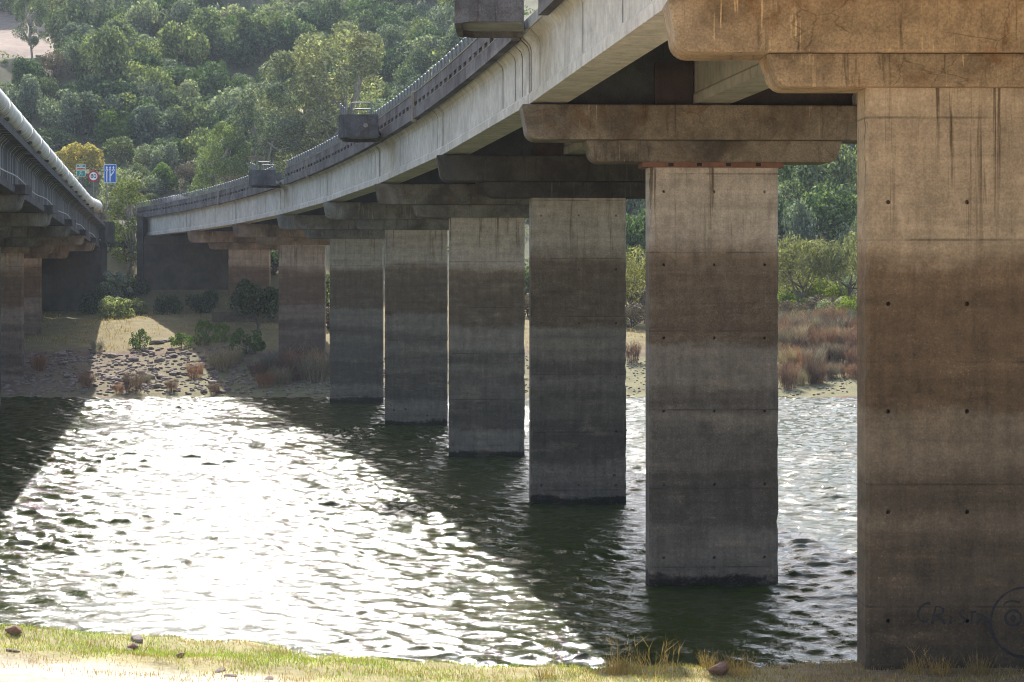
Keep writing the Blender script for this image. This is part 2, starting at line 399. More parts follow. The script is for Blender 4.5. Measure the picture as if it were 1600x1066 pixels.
def build_water():
    xs = axis([(-300, -60, 8), (-60, -42, .7), (-42, 42, .10), (42, 60, .7), (60, 300, 8)])
    ys = axis([(34, 60, .085), (60, 100, .115), (100, 144.5, .16)])
    X, Y = np.meshgrid(xs, ys); Z = np.zeros_like(X); DX = np.zeros_like(X); DY = np.zeros_like(X)
    r = np.random.default_rng(11)
    gust = 1+.35*vnoise(X, Y, 30, 22)
    for k in range(90):
        lam = .27*(1.45/.27)**(r.uniform(0, 1)**1.05)
        a = r.normal(R(79), R(29))         # travelling mostly towards the camera, a little across
        s = .0425; kk = 2*math.pi/lam; amp = s/kk
        ph = (X*math.cos(a)+Y*math.sin(a))*kk+r.uniform(0, 6.28)
        Z += amp*np.sin(ph); DX -= .8*amp*math.cos(a)*np.cos(ph)*-1; DY -= .8*amp*math.sin(a)*np.cos(ph)*-1
    fade = np.clip((60-np.abs(X))/15, 0, 1)*gust
    v = np.stack([X+DX*fade, Y+DY*fade, Z*fade], -1).reshape(-1, 3); nx, ny = len(xs), len(ys)
    i = np.arange(nx*ny).reshape(ny, nx)
    f = np.stack([i[:-1, :-1], i[:-1, 1:], i[1:, 1:], i[1:, :-1]], -1).reshape(-1, 4)
    tag(link(bpy.data.objects.new('river_water', np_mesh('river_water', v, f, M['water'], True))), kind='structure')
build_water()

# ------------------------------------------------------------------ bridge parts
def pier(parent, x, y, half, thick, ztop, zbot, rot, color, holes_z, name='pier'):
    """pier shaft with chamfered edges and recessed formwork tie holes; local origin at its front centre at water level"""
    ch = .07; h = .042; m = MB()
    hx = [-half*.78, 0, half*.78] if half < 2.2 else [-half*.8, -.1, half*.8]
    xc = sorted([-half+ch, half-ch]+[q+s*h for q in hx for s in (-1, 1)])
    zc = sorted([zbot, ztop]+[q+s*h for q in holes_z for s in (-1, 1)])
    idx = {}
    for i, xx in enumerate(xc):
        for j, zz in enumerate(zc):
            idx[i, j] = len(m.v); m.v.append((xx, 0, zz))
    for i in range(len(xc)-1):
        for j in range(len(zc)-1):
            mx, mz = (xc[i]+xc[i+1])/2, (zc[j]+zc[j+1])/2
            q = (idx[i, j], idx[i+1, j], idx[i+1, j+1], idx[i, j+1])
            if any(abs(mx-a) < h for a in hx) and any(abs(mz-b) < h for b in holes_z):
                cxh, czh = (xc[i]+xc[i+1])/2, (zc[j]+zc[j+1])/2; n = len(m.v)
                an = [R(a_) for a_ in (-112.5, -67.5, -22.5, 22.5, 67.5, 112.5, 157.5, 202.5)]
                m.v += [(cxh+h*.97*math.cos(t), 0, czh+h*.97*math.sin(t)) for t in an]+[(cxh+h*.9*math.cos(t), .13, czh+h*.9*math.sin(t)) for t in an]
                for e in range(4):
                    m.f.append((q[e], q[(e+1) % 4], n+2*e+1, n+2*e)); m.f.append((q[(e+1) % 4], n+(2*e+2) % 8, n+2*e+1))
                m.f += [(n+e, n+(e+1) % 8, n+8+(e+1) % 8, n+8+e) for e in range(8)]; m.f.append(tuple(n+8+e for e in range(8)))
            else: m.f.append(q)
    pl = [(half-ch, 0), (half, ch), (half, thick-ch), (half-ch, thick), (-half+ch, thick), (-half, thick-ch), (-half, ch), (-half+ch, 0)]
    nr = max(2, int((ztop-zbot)/.22)); rings = []
    for k in range(nr+1):        # worn, slightly chipped corners
        j1, j2 = (random.uniform(-.022, .03) if random.random() < .8 else random.uniform(.03, .07) for _ in range(2))
        zz = zbot+(ztop-zbot)*k/nr
        rings.append([(half-ch, 0, zz), (half-max(j1, 0)*.5, ch+j1, zz)]+[(a, b, zz) for a, b in pl[2:6]]+[(-half+max(j2, 0)*.5, ch+j2, zz), (-half+ch, 0, zz)])
    m.loft(rings, closed=False, caps=False)
    o = m.build(name, M['pier'], parent, color=color, fix=False)
    o.location = (x, y, 0); o.rotation_euler.z = rot
    return o
def cap_poly(half, h, r, taper):
    pts = [(-half-taper, h), (-half, r)]
    pts += [(-half+r-r*math.cos(t), r-r*math.sin(t)) for t in [R(15*k) for k in range(1, 7)]]
    return pts+[(-a, b) for a, b in reversed(pts)]
def cap(parent, x, y, half, h, z, y0, y1, rot, color, name, bevel=.06, mat='cap'):
    p = cap_poly(half, h, min(.32, h*.5), .12)
    o = MB().loft([[(a, y0, b) for a, b in p], [(a, y1, b) for a, b in p]]).build(name, M[mat], parent, color=color, bevel=bevel)
    o.location = (x, y, z); o.rotation_euler.z = rot
    return o
def sweep(m, ys, xf, zf, prof, x0=0):
    m.loft([[(xf(y)+x0+a, y, zf(y)+b) for a, b in prof] for y in ys]); return m
GP = [(-.5, 0), (.5, 0), (.5, .26), (.44, .33), (.44, 1.48), (.48, 1.62), (.66, 1.80), (.70, GH+.03), (-.70, GH+.03), (-.66, 1.80), (-.48, 1.62), (-.44, 1.48), (-.44, .33), (-.5, .26)]
def ribbon_on_girder(m, y, w, xf, zf, side, reach=1.0, proud=.006):
    path = [(.44, .35), (.44, 1.48), (.48, 1.62), (.66, 1.80), (.70, GH-.006), (reach, GH-.006)]
    p = []
    for a, b in path[:4]: p.append((side*(a+proud), b))
    for a, b in path[4:]: p.append((side*a, b-proud))
    vs = []
    for a, b in p: vs += [(xf(y-w/2)+a, y-w/2, zf(y-w/2)+b), (xf(y+w/2)+a, y+w/2, zf(y+w/2)+b)]
    m.add(vs, [(2*i, 2*i+1, 2*i+3, 2*i+2) for i in range(len(p)-1)])
def lin(y0, y1, f):
    a, b = f(y0), f(y1)
    return lambda y: a+(b-a)*(y-y0)/(y1-y0)

def hoop_mesh(length=.9, hgt=.5, r=.028, name='railing_hoop'):
    m = MB(); c = .13; L = length/2
    pts = [(0, -L, -.05), (0, -L, hgt-c)]
    pts += [(0, -L+c-c*math.cos(t), hgt-c+c*math.sin(t)) for t in (R(30), R(60), R(90))]
    pts += [(0, L-c+c*math.sin(t), hgt-c+c*math.cos(t)) for t in (0, R(30), R(60), R(90))]
    pts += [(0, L, -.05)]
    return m.tube(pts, r, 6).mesh(name, M['steel'], True)
HOOP = hoop_mesh(.62, .5, .034)
HOOPB = hoop_mesh(.9, .52, .03)
def put_hoop(parent, x, y, z, rot, mesh=None):
    o = bpy.data.objects.new('railing_hoop', mesh or HOOP); o.location = (x, y, z); o.rotation_euler.z = rot
    return link(o, parent)

def parapet_run(parent, y0, y1, xf, zf, side, xe, step=5.0, hoops=True, skip=()):
    """precast parapet panels with a row of pockets along one edge (side -1 left, +1 right)"""
    y = y0
    while y < y1-.6:
        ya, yb = y+.012, min(y+step, y1)-.012; y += step
        if any(a < (ya+yb)/2 < b for a, b in skip): continue
        m = MB(); mid = (ya+yb)/2
        def seg(a, b, o0, o1, z0, z1):
            vs = []
            for zz in (z0, z1):
                for yy, oo in ((a, o0), (a, o1), (b, o1), (b, o0)): vs.append((xf(yy)+side*oo, yy, zf(yy)+zz))
            m.hexa(vs)
        seg(ya, yb, xe, xe+.25, -.09, .34); seg(ya, yb, xe, xe+.21, .56, .92); seg(ya, yb, xe, xe+.07, .342, .558)
        n = max(1, int(round((yb-ya)/1.25))); d = (yb-ya)/n
        for k in range(n):
            a = ya+k*d; seg(a, a+d*.21, xe+.072, xe+.212, .342, .558); seg(a+d*.79, a+d-.002, xe+.072, xe+.212, .342, .558)
        p = m.build('parapet_panel', M['dark'], parent)
        if side < 0:
            m = MB(); seg(ya, yb, xe+.10, xe+.235, .922, .955); seg(ya, yb, xe+.215, xe+.26, .342, .362); m.build('lit_edge_strip', M['post'], p, color=(.75, .78, .8))  # pale strips put the light caught by the panel edges into colour
        if hoops:
            n = int((yb-ya)/.92); d = (yb-ya)/max(n, 1)
            for k in range(n):
                yy = ya+(k+.5)*d; rot = math.atan2(-(xf(yy+.5)-xf(yy-.5)), 1.0)
                put_hoop(p, xf(yy)+side*(xe+.1), yy, zf(yy)+.92, rot)

def balcony(parent, yb, ln=3.6, out=1.75):
    xe = XC(yb+ln/2)-5.56; z = HS(yb+ln/2)-.10
    x1 = xe+.02; c = .38
    poly = [(x1, yb), (xe-out+c, yb), (xe-out, yb+c), (xe-out, yb+ln-c), (xe-out+c, yb+ln), (x1, yb+ln)]
    cx, cy = xe-out/2, yb+ln/2
    inn = [(xe+.02, yb+.16), (xe-out+c+.07, yb+.16), (xe-out+.16, yb+c+.07), (xe-out+.16, yb+ln-c-.07), (xe-out+c+.07, yb+ln-.16), (xe+.02, yb+ln-.16)]
    m = MB()
    for i in range(5):
        a, b, ai, bi = poly[i], poly[i+1], inn[i], inn[i+1]
        m.hexa([(*a, z), (*b, z), (*bi, z), (*ai, z), (*a, z+1.0), (*b, z+1.0), (*bi, z+1.0), (*ai, z+1.0)])
    # a band a little proud along the middle of the wall
    o = m.build('refuge_balcony', M['dark'], parent)
    fl = MB()
    fi = [(p[0]*.999+cx*.001, p[1]*.999+cy*.001) for p in inn]
    fl.loft([[(*p, z+.16) for p in fi], [(*p, z+.34) for p in fi]]).build('balcony_floor', M['slab'], o)
    rb = MB(); rb.hexa([(x1-.05, yb+.5, z+.02), (xe-out+.5, yb+.5, z+.08), (xe-out+.5, yb+.75, z+.08), (x1-.05, yb+.75, z+.02),
                        (x1-.05, yb+.5, z+.158), (xe-out+.5, yb+.5, z+.158), (xe-out+.5, yb+.75, z+.158), (x1-.05, yb+.75, z+.158)])
    rb.build('bracket_rib', M['slab'], o)
    put_hoop(o, xe-out*.42, yb+.08, z+1.0, R(90), HOOPB); put_hoop(o, xe-out*.5, yb+ln-.08, z+1.0, R(90), HOOPB)
    for k in range(3): put_hoop(o, xe-out+.08, yb+.75+k*1.0, z+1.0, 0)
    if 80 < yb < 100:
        MB().loft([[(xe-out*.30+.10*math.cos(t), y, z+.52+.10*math.sin(t)) for t in [2*math.pi*j/14 for j in range(14)]] for y in (yb+.01, yb-.02)]).build('wall_plate', M['post'], o)
    return o

# ------------------------------------------------------------------ the right-hand bridge
BR = empty('road_bridge', (0, 0, 0), 'long curving concrete road bridge on eight tall slab piers, filling the right side', 'bridge')
tint = {36: (1.02, .80, .55), 56: (1.30, 1.12, .95), 76: (1.0, .90, .77), 96: (1.32, 1.19, 1.04), 116: (1.32, 1.19, 1.04), 136: (1.32, 1.2, 1.06), 156: (1.35, 1.1, .98), 176: (1.4, 1.12, .98)}
ctint = {36: (1.25, .97, .64), 56: (.82, .72, .6), 76: (.24, .23, .20), 96: (.78, .80, .78), 116: (.86, .9, .9), 136: (.86, .9, .95), 156: (1.2, .98, .82), 176: (1.25, .98, .82)}
plabel = {36: 'nearest pier, warm brown, with black spray-painted writing low on it', 76: 'dark blackened pier with a dirty cap', 56: 'pier with a rust-brown plank under its cap'}
for py in PY[1:]:
    x = XC(py); cz = CAPZ(py)-1.56; rot = R(0.3) if py == 36 else R(3.0)
    gz = th(x, py+.4); zb = min(gz, 0)-1.0 if gz < .3 else gz-.8
    pt = cz-.14 if py == 56 else cz
    hz = [pt-.66-2.0*k for k in range(7) if pt-.66-2.0*k > max(gz, 0)+.25]
    if py == 36: hz = [CAMZ+(430-q)*36/F for q in (316, 475, 643, 800, 970)]
    o = pier(BR, x, py, 1.78, .95, pt, zb, rot, tint[py], hz)
    if py in plabel: o['label'] = plabel[py]
    if py == 36: P1 = o
    cap(BR, x, py, 3.42, .60, cz, -.16, 1.15, rot, tuple(c*.95 for c in ctint[py]), 'lower_cap_beam')
    cap(BR, x, py, 5.16, .96, cz+.601, -.24, 1.25, rot, ctint[py], 'upper_cap_beam')
    if py == 56:
        k = MB().box(-1.98, 1.9, -.10, .98, pt+.002, cz-.002).build('packing_plank', M['plank'], o)
        for q in (-1.2, -.42, .38, 1.2):
            MB().box(q-.07, q+.07, -.112, -.09, pt+.03, cz-.02).build('dark_notch', M['notch'], o)
# footing under the farthest pier
fz = th(XC(176), 176)
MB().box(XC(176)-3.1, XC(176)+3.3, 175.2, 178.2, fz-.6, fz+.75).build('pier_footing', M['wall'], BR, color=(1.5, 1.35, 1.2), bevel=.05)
SP = list(zip(PY, PY[1:]+[194.0]))
for a, b in SP:
    ya, yb = a+.48, b+.38
    if b == 194.0: yb = b+.3
    xf = lin(ya, yb, XC); zf = lin(ya, yb, CAPZ)
    for gi, off in enumerate((-4.52, 0, 4.46)):
        m = sweep(MB(), (ya+.02, yb-.02), xf, lambda y: zf(y)+.06, GP, off)
        g = m.build('girder', M['girder'], BR, color=(1, 1, 1) if gi == 0 else (.8, .8, .76))
        if gi == 0:
            gx = lambda y: xf(y)+off
            js = [ya+.14, ya+1.35, ya+2.6, yb-.14, yb-1.9] + [ya+random.uniform(4, 16) for _ in range(2)]
            for jy in js:
                m = MB(); ribbon_on_girder(m, jy, random.choice((.035, .05, .08)), gx, lambda y: zf(y)+.06-.004, -1, 1.05)
                m.build('web_joint', M['joint'], g)
    ysl = [a+.5+(b-a-.04)*k/20 for k in range(21)] if b < 194 else [a+.5+(b+1-a-.5)*k/20 for k in range(21)]
    sweep(MB(), ysl, XC, HS, [(-5.28, 0.06), (5.28, 0.06), (5.28, .36), (-5.28, .36)]).build('deck_slab', M['slab'], BR)
    sweep(MB(), ysl, XC, HS, [(-5.05, .364), (5.05, .364), (5.05, .42), (-5.05, .42)]).build('road_surface', M['asphalt'], BR)
    if a >= 36:
        z0 = CAPZ(a)+.012; xa = XC(a)
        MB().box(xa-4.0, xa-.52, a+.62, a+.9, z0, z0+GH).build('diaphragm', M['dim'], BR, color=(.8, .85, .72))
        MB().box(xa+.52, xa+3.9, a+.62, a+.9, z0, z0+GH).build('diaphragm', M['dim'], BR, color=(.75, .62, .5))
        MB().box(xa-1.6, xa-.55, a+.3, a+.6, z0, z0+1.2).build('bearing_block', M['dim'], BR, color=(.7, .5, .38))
BALC = [(51.9, 3.6), (89.9, 3.6), (131.6, 3.6)]
parapet_run(BR, 16, 196, XC, HS, -1, 5.30, 5.0, True, [(b+.4, b+l-.4) for b, l in BALC])
parapet_run(BR, 16, 196, XC, HS, 1, 5.30, 10.0, False)
for b, l in BALC: balcony(BR, b, l)
for yp in (81.0, 121.0, 161.0):
    xx = XC(yp)-5.56; zz = HS(yp)
    MB().box(xx-.03, xx+.18, yp-.22, yp+.22, zz-.2, zz+1.02).build('parapet_post', M['post'], BR, bevel=.02)
# abutment with a stepped front and a wing wall
ax = XC(194); az = CAPZ(194)
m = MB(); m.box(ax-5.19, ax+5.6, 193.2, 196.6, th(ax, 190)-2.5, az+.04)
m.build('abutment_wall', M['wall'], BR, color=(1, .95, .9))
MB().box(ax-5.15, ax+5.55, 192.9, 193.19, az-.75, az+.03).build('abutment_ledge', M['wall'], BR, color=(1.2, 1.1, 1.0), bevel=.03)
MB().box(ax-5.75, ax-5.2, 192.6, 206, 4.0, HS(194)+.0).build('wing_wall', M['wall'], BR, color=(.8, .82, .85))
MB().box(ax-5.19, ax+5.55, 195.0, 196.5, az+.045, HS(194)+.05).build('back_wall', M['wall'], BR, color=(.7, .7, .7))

# graffiti on the nearest pier: stroke ribbons a few millimetres proud of its front
def graffiti():
    s = 36/F; x0 = XC(36)
    def g2(px, py): return ((px-800)*s-x0, CAMZ+(430-py)*s)
    q = lambda zx, zy: (1400+zx/6.055, 890+zy/6.055)
    strokes = [
        [(325, 318), (280, 322), (235, 350), (212, 395), (208, 440), (228, 480), (262, 492), (300, 488)],
        [(378, 345), (366, 400), (352, 460), (342, 515)], [(372, 352), (415, 352), (448, 375), (440, 410), (405, 428), (372, 430), (420, 460), (462, 515)],
        [(520, 440), (515, 480), (512, 515)],
        [(655, 390), (615, 388), (598, 410), (612, 440), (645, 462), (652, 492), (625, 515), (590, 512)],
        [(690, 405), (760, 398)], [(722, 398), (716, 460), (710, 515)],
        [(770, 420), (800, 425), (820, 440)], [(765, 515), (800, 470), (818, 430)], [(812, 430), (860, 475), (880, 520)],
    ]
    cx, cy, rx, ry = 1225, 500, 330, 330
    circ = [(cx+rx*math.cos(R(a)), cy+ry*math.sin(R(a))) for a in range(0, 361, 12)]
    strokes.append(circ)
    strokes.append([(1110+75*math.cos(R(a)), 458+72*math.sin(R(a))) for a in range(0, 361, 24)])
    strokes.append([(1110+20*math.cos(R(a)), 460+20*math.sin(R(a))) for a in range(0, 361, 45)])
    strokes.append([(1015, 340), (1045, 308), (1100, 298), (1175, 310)])
    strokes.append([(1020, 735), (1080, 790), (1150, 830)])
    w = .020
    def stroke(m, st):
        pts = [Vector((*g2(*q(*p)), 0)) for p in st]; vs = []
        for i, p in enumerate(pts):
            d = (pts[min(i+1, len(pts)-1)]-pts[max(i-1, 0)]).normalized(); n = Vector((-d.y, d.x, 0))*w*random.uniform(.5, 1.6)
            yy = -.003-.0007*len(m.f)*.02
            vs += [(p.x-n.x, yy, p.y-n.y), (p.x+n.x, yy, p.y+n.y)]
        m.add(vs, [(2*i, 2*i+2, 2*i+3, 2*i+1) for i in range(len(pts)-1)])
    for grp, nm in (((0,), 'letter_c'), ((1, 2), 'letter_r'), ((3,), 'letter_i'), ((4,), 'letter_s'), ((5, 6), 'letter_t'), ((7, 8, 9), 'letter_a')):
        m = MB()
        for k in grp: stroke(m, strokes[k])
        m.build('graffiti_letter', M['paint'], P1, fix=False)
    for k, nm in ((10, 'graffiti_face'), (11, 'graffiti_eye'), (12, 'graffiti_pupil'), (13, 'graffiti_brow'), (14, 'graffiti_cheek')):
        m = MB(); stroke(m, strokes[k]); m.build(nm, M['paint'], P1, fix=False)
graffiti()

# ------------------------------------------------------------------ the left-hand bridge
BL = empty('road_bridge', (0, 0, 0), 'left road bridge with dark ribbed girders and a white pipe along its side', 'bridge')
LPY = [68, 88, 108, 128, 148, 168]
for y in LPY:
    cx, cz = LCX(y), LCAPZ(y)-1.30
    gz = th(cx, y+.4); zb = min(gz, 0)-1 if gz < .3 else gz-.8
    wc = (1.5, 1.2, 1.05) if y >= 148 else (.9, .92, .92)
    if y >= 88:
        hz = [cz-.66-2.0*k for k in range(6) if cz-.66-2.0*k > max(gz, 0)+.3]
        pier(BL, cx, y, 1.9, .95, cz, zb, R(2), wc, hz)
    cc = (1.15, .95, .82) if y >= 148 else (.8, .84, .84)
    cap(BL, cx, y, 4.05, .60, cz, -.16, 1.15, R(2), cc, 'lower_cap_beam')
    cap(BL, cx, y, 6.15, .70, cz+.601, -.24, 1.25, R(2), cc, 'upper_cap_beam')
    xr = LXR(y)
    MB().box(xr-3.0, xr+.42, y-.15, y+1.1, cz+1.305, cz+1.72).build('bearing_block', M['dark'], BL, color=(.9, .9, .9), bevel=.02)
for a, b in zip(LPY, LPY[1:]+[188]):
    ya, yb = a+.5, b+.42
    xf = lin(ya, yb, LCX); zf = lin(ya, yb, LCAPZ)
    for gi, off in enumerate((-5.3, 0, 5.6)):
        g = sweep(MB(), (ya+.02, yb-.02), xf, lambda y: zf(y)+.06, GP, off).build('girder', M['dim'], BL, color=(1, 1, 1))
        if off > 5:
            gx = lambda y: xf(y)+off
            y = ya+.3
            while y < yb-.3:
                m = MB(); ribbon_on_girder(m, y, random.choice((.06, .09, .13)), gx, lambda q: zf(q)+.06-.004, 1, 1.0)
                m.build('web_rib', M['paljoint'], g)
                y += random.choice((.7, 1.0, 1.3, 1.5, 2.4))
    ysl = (a+.5, b+.46) if b < 188 else (a+.5, b+1)
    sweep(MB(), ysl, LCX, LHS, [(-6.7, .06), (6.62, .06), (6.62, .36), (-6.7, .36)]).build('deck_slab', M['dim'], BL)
    sweep(MB(), ysl, LCX, LHS, [(-6.4, .364), (6.4, .364), (6.4, .42), (-6.4, .42)]).build('road_surface', M['asphalt'], BL)
parapet_run(BL, 68, 188, LCX, LHS, 1, 5.66, 5.0, False)
parapet_run(BL, 68, 188, LCX, LHS, -1, 6.72, 10.0, False)
# low dark crash rail standing on the right parapet just behind the pipe
m = MB(); sweep(m, (68, 120, 188), LCX, LHS, [(5.76, 1.25), (5.84, 1.25), (5.84, 1.78), (5.76, 1.78)]).build('crash_rail', M['dark'], BL)
for k in range(60):
    y = 69+2*k; MB().box(LCX(y)+5.66, LCX(y)+5.755, y-.05, y+.05, LHS(y)+.9, LHS(y)+1.88).build('rail_post', M['dark'], BL)
lx = LCX(188); lz = LCAPZ(188)
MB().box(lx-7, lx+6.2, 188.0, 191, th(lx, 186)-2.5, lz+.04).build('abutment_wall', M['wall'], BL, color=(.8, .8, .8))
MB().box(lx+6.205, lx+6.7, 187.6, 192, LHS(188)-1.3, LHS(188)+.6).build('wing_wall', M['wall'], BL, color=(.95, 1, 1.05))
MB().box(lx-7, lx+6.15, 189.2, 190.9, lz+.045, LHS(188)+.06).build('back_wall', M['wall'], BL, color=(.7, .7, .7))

# white water pipe hung along the left bridge, and the thin conduit under it
PI = empty('water_pipe', (-19.7, 78, 15), 'big white water pipe, streaked with grime, slung along the left bridge', 'pipe')
PIr = .42
def pipe_c(y):
    z = LHS(y)+.365+.07+PIr; return Vector((LXR(y)+.30+(.0 if y < 150 else (y-150)**2*.004), y, z))
def rel(m, o):
    m.v = [tuple(Vector(p)-Vector(o.location)) for p in m.v]; return m
py = 64.0
while py < 158:
    L = 6.0
    pts = [pipe_c(py+.012+(L-.024)*k/6) for k in range(7)]
    if py+L > 158:      # the last length turns in over the abutment
        e = pts[-1]; pts += [e+Vector((-.10, .8, -.04)), e+Vector((-.45, 1.5, -.1)), e+Vector((-1.2, 2.0, -.2)), e+Vector((-2.4, 2.2, -.3))]
    rel(MB().tube(pts, PIr, 20), PI).build('pipe_section', M['pipe'], PI, True)
    a, b = pipe_c(py-.06), pipe_c(py+.06)
    rel(MB().tube([a, b], PIr+.022, 20), PI).build('pipe_collar', M['pipe'], PI, True)
    py += L
for k in range(17):
    y = 65+6*k
    if y > 160: break
    c = pipe_c(y)
    m = MB(); m.box(c.x-.3, c.x+.3, y-.09, y+.09, c.z-PIr-.07, c.z-PIr+.05); rel(m, PI).build('pipe_saddle', M['dark'], PI)
CO = empty('conduit', (-20, 78, 13), 'thin pale conduit sagging along the dark girder below the white pipe', 'conduit')
pts = []
for k in range(0, 240):
    y = 66+k*.55
    if y > 187: break
    ph = ((y-68) % 20)/20; sag = .16*math.sin(math.pi*ph)**2
    pts.append((LCX(y)+5.6+.62, y, LCAPZ(y)+.72-sag))
rel(MB().tube(pts, .026, 8), CO).build('conduit_run', M['conduit'], CO, True)
e = Vector(pts[-1]); 

# ------------------------------------------------------------------ traffic signs on the far road
def text_mesh(txt, size, mat, name):
    cu = bpy.data.curves.new('t', 'FONT'); cu.body = txt; cu.size = size; cu.align_x = 'CENTER'; cu.align_y = 'CENTER'; cu.extrude = .002; cu.offset = size*.012
    o = bpy.data.objects.new('t', cu); COL.objects.link(o); dg = bpy.context.evaluated_depsgraph_get()
    me = bpy.data.meshes.new_from_object(o.evaluated_get(dg)); me.name = name
    bpy.data.objects.remove(o); bpy.data.curves.remove(cu); me.materials.clear(); me.materials.append(mat); return me
def text(parent, txt, x, z, y, size, mat, name='lettering'):
    o = bpy.data.objects.new(name, text_mesh(txt, size, mat, name)); o.rotation_euler.x = R(90); o.location = (x, y, z); link(o, parent); return o
SY = 212.0
def sign_root(px, label):
    x = (px-800)*SY/F; return empty('traffic_sign', (x, SY, th(x, SY)-.1), label, 'sign')
def loc_z(py, r): return CAMZ+(430-py)*SY/F-r.location.z
def panel(r, x, z, w, h, y0, y1, mat, name, bevel=0): return MB().box(x-w/2, x+w/2, y0, y1, z-h/2, z+h/2).build(name, mat, r, bevel=bevel)
u = SY/F
r = sign_root(126.5, 'green kilometre sign 71 with an orange strip, leftmost of three road signs')
for k, (ya, yb, mt) in enumerate(((257, 262, 's_green'), (262, 266, 's_orange'), (266, 276, 's_green'))):
    zc = loc_z((ya+yb)/2, r); h = (yb-ya)*u-.02
    p = panel(r, 0, zc, 14*u, h, 0, .03, M['s_white'], 'sign_panel'); p2 = panel(r, 0, zc, 12.6*u, h-.07, -.006, .002, M[mt], 'sign_face')
text(r, 'A381', 0, loc_z(259.5, r), -.01, .21, M['s_white']); text(r, 'A-381', 0, loc_z(264, r), -.01, .18, M['s_black'])
text(r, 'km', 0, loc_z(268.4, r), -.01, .2, M['s_white']); text(r, '71', 0, loc_z(272.6, r), -.01, .42, M['s_white'])
MB().tube([(0, .07, 0), (0, .07, loc_z(257, r))], .04, 8).build('sign_post', M['steel'], r, True)
r = sign_root(146, 'round red-rimmed 80 speed limit sign, middle of three road signs')
zc = loc_z(275.5, r); R0 = 8.8*u
MB().loft([[(R0*math.cos(t), y, zc+R0*math.sin(t)) for t in [2*math.pi*j/32 for j in range(32)]] for y in (.03, 0)]).build('sign_plate', M['s_red'], r)
MB().loft([[(R0*.70*math.cos(t), y, zc+R0*.70*math.sin(t)) for t in [2*math.pi*j/32 for j in range(32)]] for y in (.002, -.006)]).build('sign_face', M['s_white'], r)
text(r, '80', 0, zc, -.01, .62, M['s_black'])
MB().tube([(0, .07, 0), (0, .07, zc+.3)], .04, 8).build('sign_post', M['steel'], r, True)
r = sign_root(172, 'blue rectangular lane sign with three white arrows, rightmost of three road signs')
zc = loc_z(271.5, r); w, h = 19.5*u, 29*u
panel(r, 0, zc, w, h, 0, .03, M['s_white'], 'sign_panel'); panel(r, 0, zc, w*.92, h*.945, -.006, .002, M['s_blue'], 'sign_face')
m = MB(); yy = -.010
def quad(pts): m.add([(a, yy, b) for a, b in pts], [tuple(range(len(pts)))])
for k, ax_ in enumerate((-.26*w, 0, .27*w)):
    quad([(ax_-.085*w, zc+.31*h), (ax_+.085*w, zc+.31*h), (ax_, zc+.41*h)]); quad([(ax_-.04*w, zc+.25*h), (ax_+.04*w, zc+.25*h), (ax_+.04*w, zc+.309*h), (ax_-.04*w, zc+.309*h)])
    m.disc((ax_, zc+.185*h), .1*w, yy, 16, .055*w)
quad([(-.30*w, zc-.43*h), (-.22*w, zc-.43*h), (-.22*w, zc+.12*h), (-.30*w, zc+.12*h)])
quad([(-.04*w, zc-.43*h), (.04*w, zc-.43*h), (.04*w, zc+.12*h), (-.04*w, zc+.12*h)])
quad([(.041*w, zc-.16*h), (.041*w, zc-.06*h), (.27*w, zc+.12*h), (.34*w, zc+.09*h)])
m.build('lane_arrows', M['s_white'], r, fix=False)
for sx in (-.3*w, .3*w): MB().tube([(sx, .07, 0), (sx, .07, zc+.4*h)], .045, 8).build('sign_post', M['steel'], r, True)

# ------------------------------------------------------------------ vegetation
def leaves(cent, nrm, size, rg, jitter=.6, aspect=.55):
    n = len(cent); nrm = nrm+rg.normal(0, jitter, (n, 3)); nrm /= np.linalg.norm(nrm, axis=1, keepdims=True)+1e-9
    a = np.cross(nrm, rg.normal(0, 1, (n, 3))); a /= np.linalg.norm(a, axis=1, keepdims=True)+1e-9
    b = np.cross(nrm, a); s = size*rg.uniform(.6, 1.4, (n, 1))
    v = np.stack([cent-a*s, cent+b*s*aspect, cent+a*s, cent-b*s*aspect], 1).reshape(-1, 3)
    return v, np.arange(4*n).reshape(n, 4)
def crown_pts(rg, n, blobs):
    """blobs: (k,4) x,y,z,r ; leaves sit in a rough shell of every blob"""
    w = blobs[:, 3]**2; k = rg.choice(len(blobs), n, p=w/w.sum())
    d = rg.normal(0, 1, (n, 3)); d[:, 2] = d[:, 2]*.9+.22; d /= np.linalg.norm(d, axis=1, keepdims=True)
    rad = blobs[k, 3:4]*rg.uniform(.55, 1.15, (n, 1))**.45
    return blobs[k, :3]+d*rad, d
def blob_crown(rg, nb, rx, rz, z0, rmin, rmax, bottom=.15):
    out = []
    for _ in range(nb):
        u_, th_ = rg.uniform(bottom, 1), rg.uniform(0, 2*math.pi); q = math.sqrt(max(0, 1-(2*u_-1)**2*.9))*rg.uniform(.45, 1)**.5*.78
        out.append((rx*q*math.cos(th_), rx*q*math.sin(th_), z0+rz*u_, rg.uniform(rmin, rmax)))
    return np.array(out)
def limb_mesh(rg, h, r, blobs, mat, lean=0, n=9):
    m = MB(); top = np.array([lean*h, 0, h*.62])
    trunk = [Vector((lean*h*t*t+.03*h*math.sin(3*t), .02*h*math.sin(5*t+1), h*.66*t-.25)) for t in np.linspace(0, 1, 6)]
    m.tube(trunk, [r*(1-.6*t) for t in np.linspace(0, 1, 6)], 7)
    for k in rg.choice(len(blobs), min(n, len(blobs)), replace=False):
        e = Vector([float(q) for q in blobs[k, :3]]); i = int(rg.integers(2, 6)); s = trunk[i]; mid = s.lerp(e, .5)+Vector((0, 0, -.06*h))
        m.tube([s, mid, e], [r*.45, r*.28, r*.08], 5)
    return m.mesh('trunk', mat, True)
